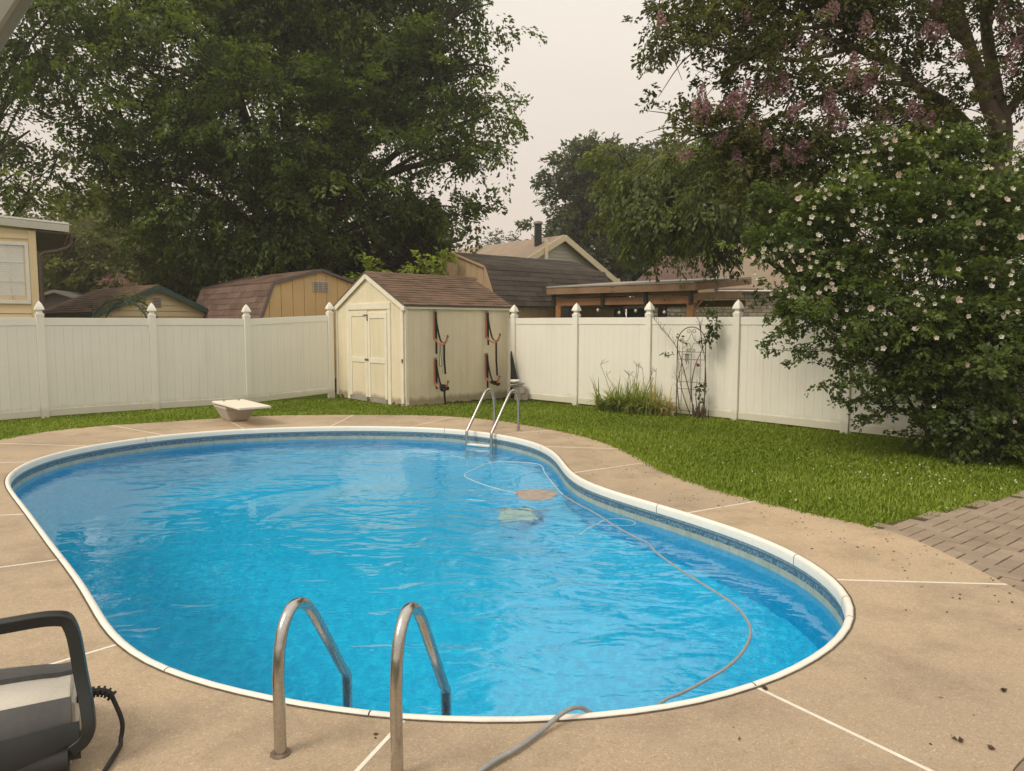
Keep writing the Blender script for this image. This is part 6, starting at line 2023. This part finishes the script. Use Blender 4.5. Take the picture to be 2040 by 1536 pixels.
def trellis():
    o = Vector((3.40, 13.36, 0)); d = Vector((.726, -.688, 0)).normalized(); n = Vector((-d.y, d.x, 0))
    if n.y > 0: n = -n
    o = o + n * .13
    def w(s, z, k=0.0):
        return o + d * s + n * k + Vector((0, 0, z))
    t = thing('garden_trellis', 'rusty wire arch trellis with scrolls against the right fence', 'trellis', tuple(w(.0, 0)))
    W, H = .29, 1.36
    def wire(name, pts, r=.006):
        part(name, MB().tube(pts, r, 6), M['iron'], t, True)
    arch = [w(-W, -.04), w(-W, .7), w(-W, H - .02)] + [w(-W * math.cos(q), H + .30 * math.sin(q)) for q in np.linspace(0, math.pi, 20)] + [w(W, .7), w(W, -.04)]
    wire('frame', arch, .009)
    for z in (1.20, 1.06, .64, .51, .10, -.01):
        wire('cross_wire', [w(-W, z), w(W, z)], .005)
    for s in (-.19, 0, .19):
        wire('upright_wire', [w(s, .0 if s == 0 else .02), w(s, 1.20)], .005)
    def spiral(c, r, a0, turns, sg):
        return [w(c[0] + r * (1 - .8 * k / 18) * math.cos(a0 + sg * turns * 6.283 * k / 18), c[1] + r * (1 - .8 * k / 18) * math.sin(a0 + sg * turns * 6.283 * k / 18)) for k in range(19)]
    for sg in (-1, 1):
        wire('scroll', catmull([w(sg * .17, 1.36), w(sg * .06, 1.43), w(sg * .012, 1.53)], 5) + spiral((sg * .055, 1.575), .045, math.pi if sg > 0 else 0, 1.2, -sg), .0045)
        wire('scroll', catmull([w(sg * .17, 1.36), w(sg * .05, 1.36), w(sg * .012, 1.28)], 5) + spiral((sg * .05, 1.235), .038, math.pi if sg > 0 else 0, 1.2, sg), .0045)
        wire('scroll', spiral((sg * .20, 1.42), .05, 0, 1.3, sg), .0045)
    # climbing rose
    rb = w(.20, 0, .03)
    r = thing('climbing_rose', 'leggy climbing rose on the wire trellis with a single red bloom', 'plant', tuple(rb))
    rng = np.random.default_rng(18)
    mb = MB()
    canes = [[w(.14, 0, .03), w(-.02, .55, .05), w(-.20, 1.10, .04), w(-.33, 1.34, .04), w(-.60, 1.62, .05), w(-.78, 1.82, .05)], [w(.05, -.02, .03), w(-.10, .35, .05), w(-.20, .7, .05), w(-.26, 1.25, .04)],
             [w(.24, 0, .03), w(.33, .5, .05), w(.32, .95, .05), w(.26, 1.25, .05), w(.10, 1.42, .05)], [w(.10, 0, .04), w(.05, .5, .05), w(.10, .9, .05), w(.25, 1.26, .05), w(.36, 1.45, .05), w(.44, 1.66, .05)],
             [w(.18, 0, .02), w(.14, .4, .05), w(.16, .7, .05)], [w(-.20, .12, .04), w(-.25, .6, .05), w(-.18, .9, .05), w(-.14, 1.45, .05)], [w(.26, 1.25, .05), w(.22, 1.5, .05), w(.18, 1.75, .05), w(.10, 1.86, .05)]]
    for c in canes:
        q = catmull(c, 6)
        mb.tube(q, [.011 * (1 - .7 * i / (len(q) - 1)) for i in range(len(q))], 6)
    for k in range(70):
        c = catmull(canes[rng.choice([0, 0, 0, 2, 3, 5, 6])], 6)
        a = c[rng.integers(5, len(c))]
        e = a + d * rng.normal() * .07 + Vector((0, 0, .06 + rng.random() * .10))
        mb.tube([a, e], .003, 4)
    part('cane', mb, M['cane'], r, True)
    root = MB()
    for k in range(40):
        a = rb + d * rng.normal() * .06 + n * rng.normal() * .03
        root.tube([a, a + d * rng.normal() * .03 + Vector((0, 0, .1 + rng.random() * .18))], [.012, .003], 4)
    part('root_crown', root, M['cane'], r)
    vl = [(*w(.44 + rng.normal() * .05, 1.30 + rng.random() * .62, .05), .07, .05, .06, 1) for k in range(14)] + [(*w(.30 + rng.normal() * .06, .4 + rng.random() * .2, .05), .03, .03, .05, .7) for k in range(4)] + [(*w(-.48, 1.18, .05), .06, .04, .08, 1), (*w(.26, 1.42, .05), .07, .04, .10, 1), (*w(-.20, 1.42, .05), .05, .03, .08, 1), (*w(.42, 1.86, .05), .10, .06, .10, 1.3), (*w(.40, 2.05, .05), .07, .06, .08, 1.2)]
    foliage('leaves', r, M['rose_leaf'], vl, 16, 5, .10, .065, rng, shell=.1, aspect=.65, hang=.3)
    p = w(.19, .97, .08)
    v_, f_ = leaf_quads(np.array([p] * 14), rng.normal(size=(14, 3)), rng.normal(size=(14, 3)), np.full(14, .045), np.full(14, .045))
    me = np_mesh('bloom', v_ - np.array(rb), f_)
    me.materials.append(M['rose_red'])
    ob = bpy.data.objects.new('bloom', me); COL.objects.link(ob); ob.parent = r
    # small chime hanging on the trellis
    ch = thing('wind_chime', 'small dark wind chime hanging inside the wire trellis', 'wind chime', tuple(w(-.06, 1.2, .05)))
    part('cord', MB().tube([w(-.06, 1.30, .05), w(-.06, 1.16, .05)], .003, 4), M['iron'], ch)
    part('disc', MB().lathe(tuple(w(-.06, 1.15, .05)), [(.045, 0), (.045, .012)], 10), M['iron'], ch)
    for k in range(4):
        q = w(-.09 + .022 * k, 1.15, .05)
        part('tube', MB().tube([q, q - Vector((0, 0, .13 + .05 * (k % 2)))], .006, 6), M['grey_paint'], ch)
trellis()

# small bushes behind the fence by the pavilion
for k, (p, r, lab) in enumerate((((5.544, 24, 2.109), 24, 'grey green shrub left of the near pavilion post'), ((6.481, 24, 2.043), 22, 'bright green shrub between the pavilion posts'), ((7.588, 26, 2.538), 26, 'wispy shrub below the pavilion side beam'))):
    rr = r * 24 / 1430
    tree('garden_shrub', lab, [(p[0], p[1], p[2], rr, rr, rr, 1), (p[0], p[1], p[2] - rr * 1.6, rr * 1.1, rr, rr, 1)], (p[0], p[1], 0), .03, .8, ('understory', 'vine', 'light_leaf')[k], 4.0, 16, .35, .08, 120 + k, cat='shrub', group='shrubs behind the pavilion', sub=2, shell=.2)

# ------------------------------------------------------------------ debris on the deck
rng_ = np.random.default_rng(50)
pts = []
while len(pts) < 230:
    a = rng_.random()
    if a < .92:
        k = rng_.integers(10, 33)
        o = OUTER_FAR[k]
        p = (o[0] - abs(rng_.normal()) * .45, o[1] - abs(rng_.normal()) * .35)
    else:
        p = (rng_.uniform(-1, 2.2), rng_.uniform(2.6, 3.4))
    pts.append(p)
pts = np.array(pts)
pts = pts[inpoly(pts, deck_poly) & ~inpoly(pts, ring_offset(POOL, -.05))]
mb = MB()
for (x, y) in pts:
    r = rng_.uniform(.004, .011)
    an = rng_.uniform(0, 6.28)
    dx, dy = math.cos(an) * r * 1.5, math.sin(an) * r * 1.5
    ex, ey = -math.sin(an) * r * .6, math.cos(an) * r * .6
    mb.add([(x - dx, y - dy, .002), (x + ex, y + ey, .002), (x + dx, y + dy, .006), (x - ex, y - ey, .008)], [(0, 3, 2, 1)])
single('leaf_litter', mb, M['litter'], 'small dry leaf scraps scattered over the concrete deck', 'leaf litter', None, 'stuff')
for q, lab in (((2.305, 3.219), 'dark curled dry leaf on the deck near the right edge of the photo'), ((1.836, 2.822), 'dark curled dry leaf on the deck right of the nearest long joint'), ((1.925, 2.762), 'dark curled dry leaf on the deck beside the patio corner'), ((1.18, 3.242), 'dark scrap of leaf at the pool end of the long joint')):
    mb = MB()
    for k in range(3):
        an = rng_.uniform(0, 6.28); r = .016
        mb.add([(q[0], q[1], .002), (q[0] + r * math.cos(an), q[1] + r * math.sin(an), .012), (q[0] + 1.5 * r * math.cos(an + .8), q[1] + 1.5 * r * math.sin(an + .8), .006), (q[0] + r * math.cos(an + 1.7), q[1] + r * math.sin(an + 1.7), .015)], [(0, 1, 2, 3)])
    single('dry_leaf', mb, M['litter'], lab, 'leaf', 'larger dry leaves on the deck')

# ------------------------------------------------------------------ smoke haze
def haze():
    m, t, out = newmat('smoke_haze')
    v = t.nodes.new('ShaderNodeVolumePrincipled')
    v.inputs['Color'].default_value = (0.93, 0.90, 0.85, 1)
    v.inputs['Density'].default_value = 0.0017
    v.inputs['Anisotropy'].default_value = 0.3
    link(t, v.outputs[0], out.inputs['Volume'])
    single('haze', MB().box(-145, 145, -140, 150, -3.2, 24), m, None, None, None, 'stuff')
haze()
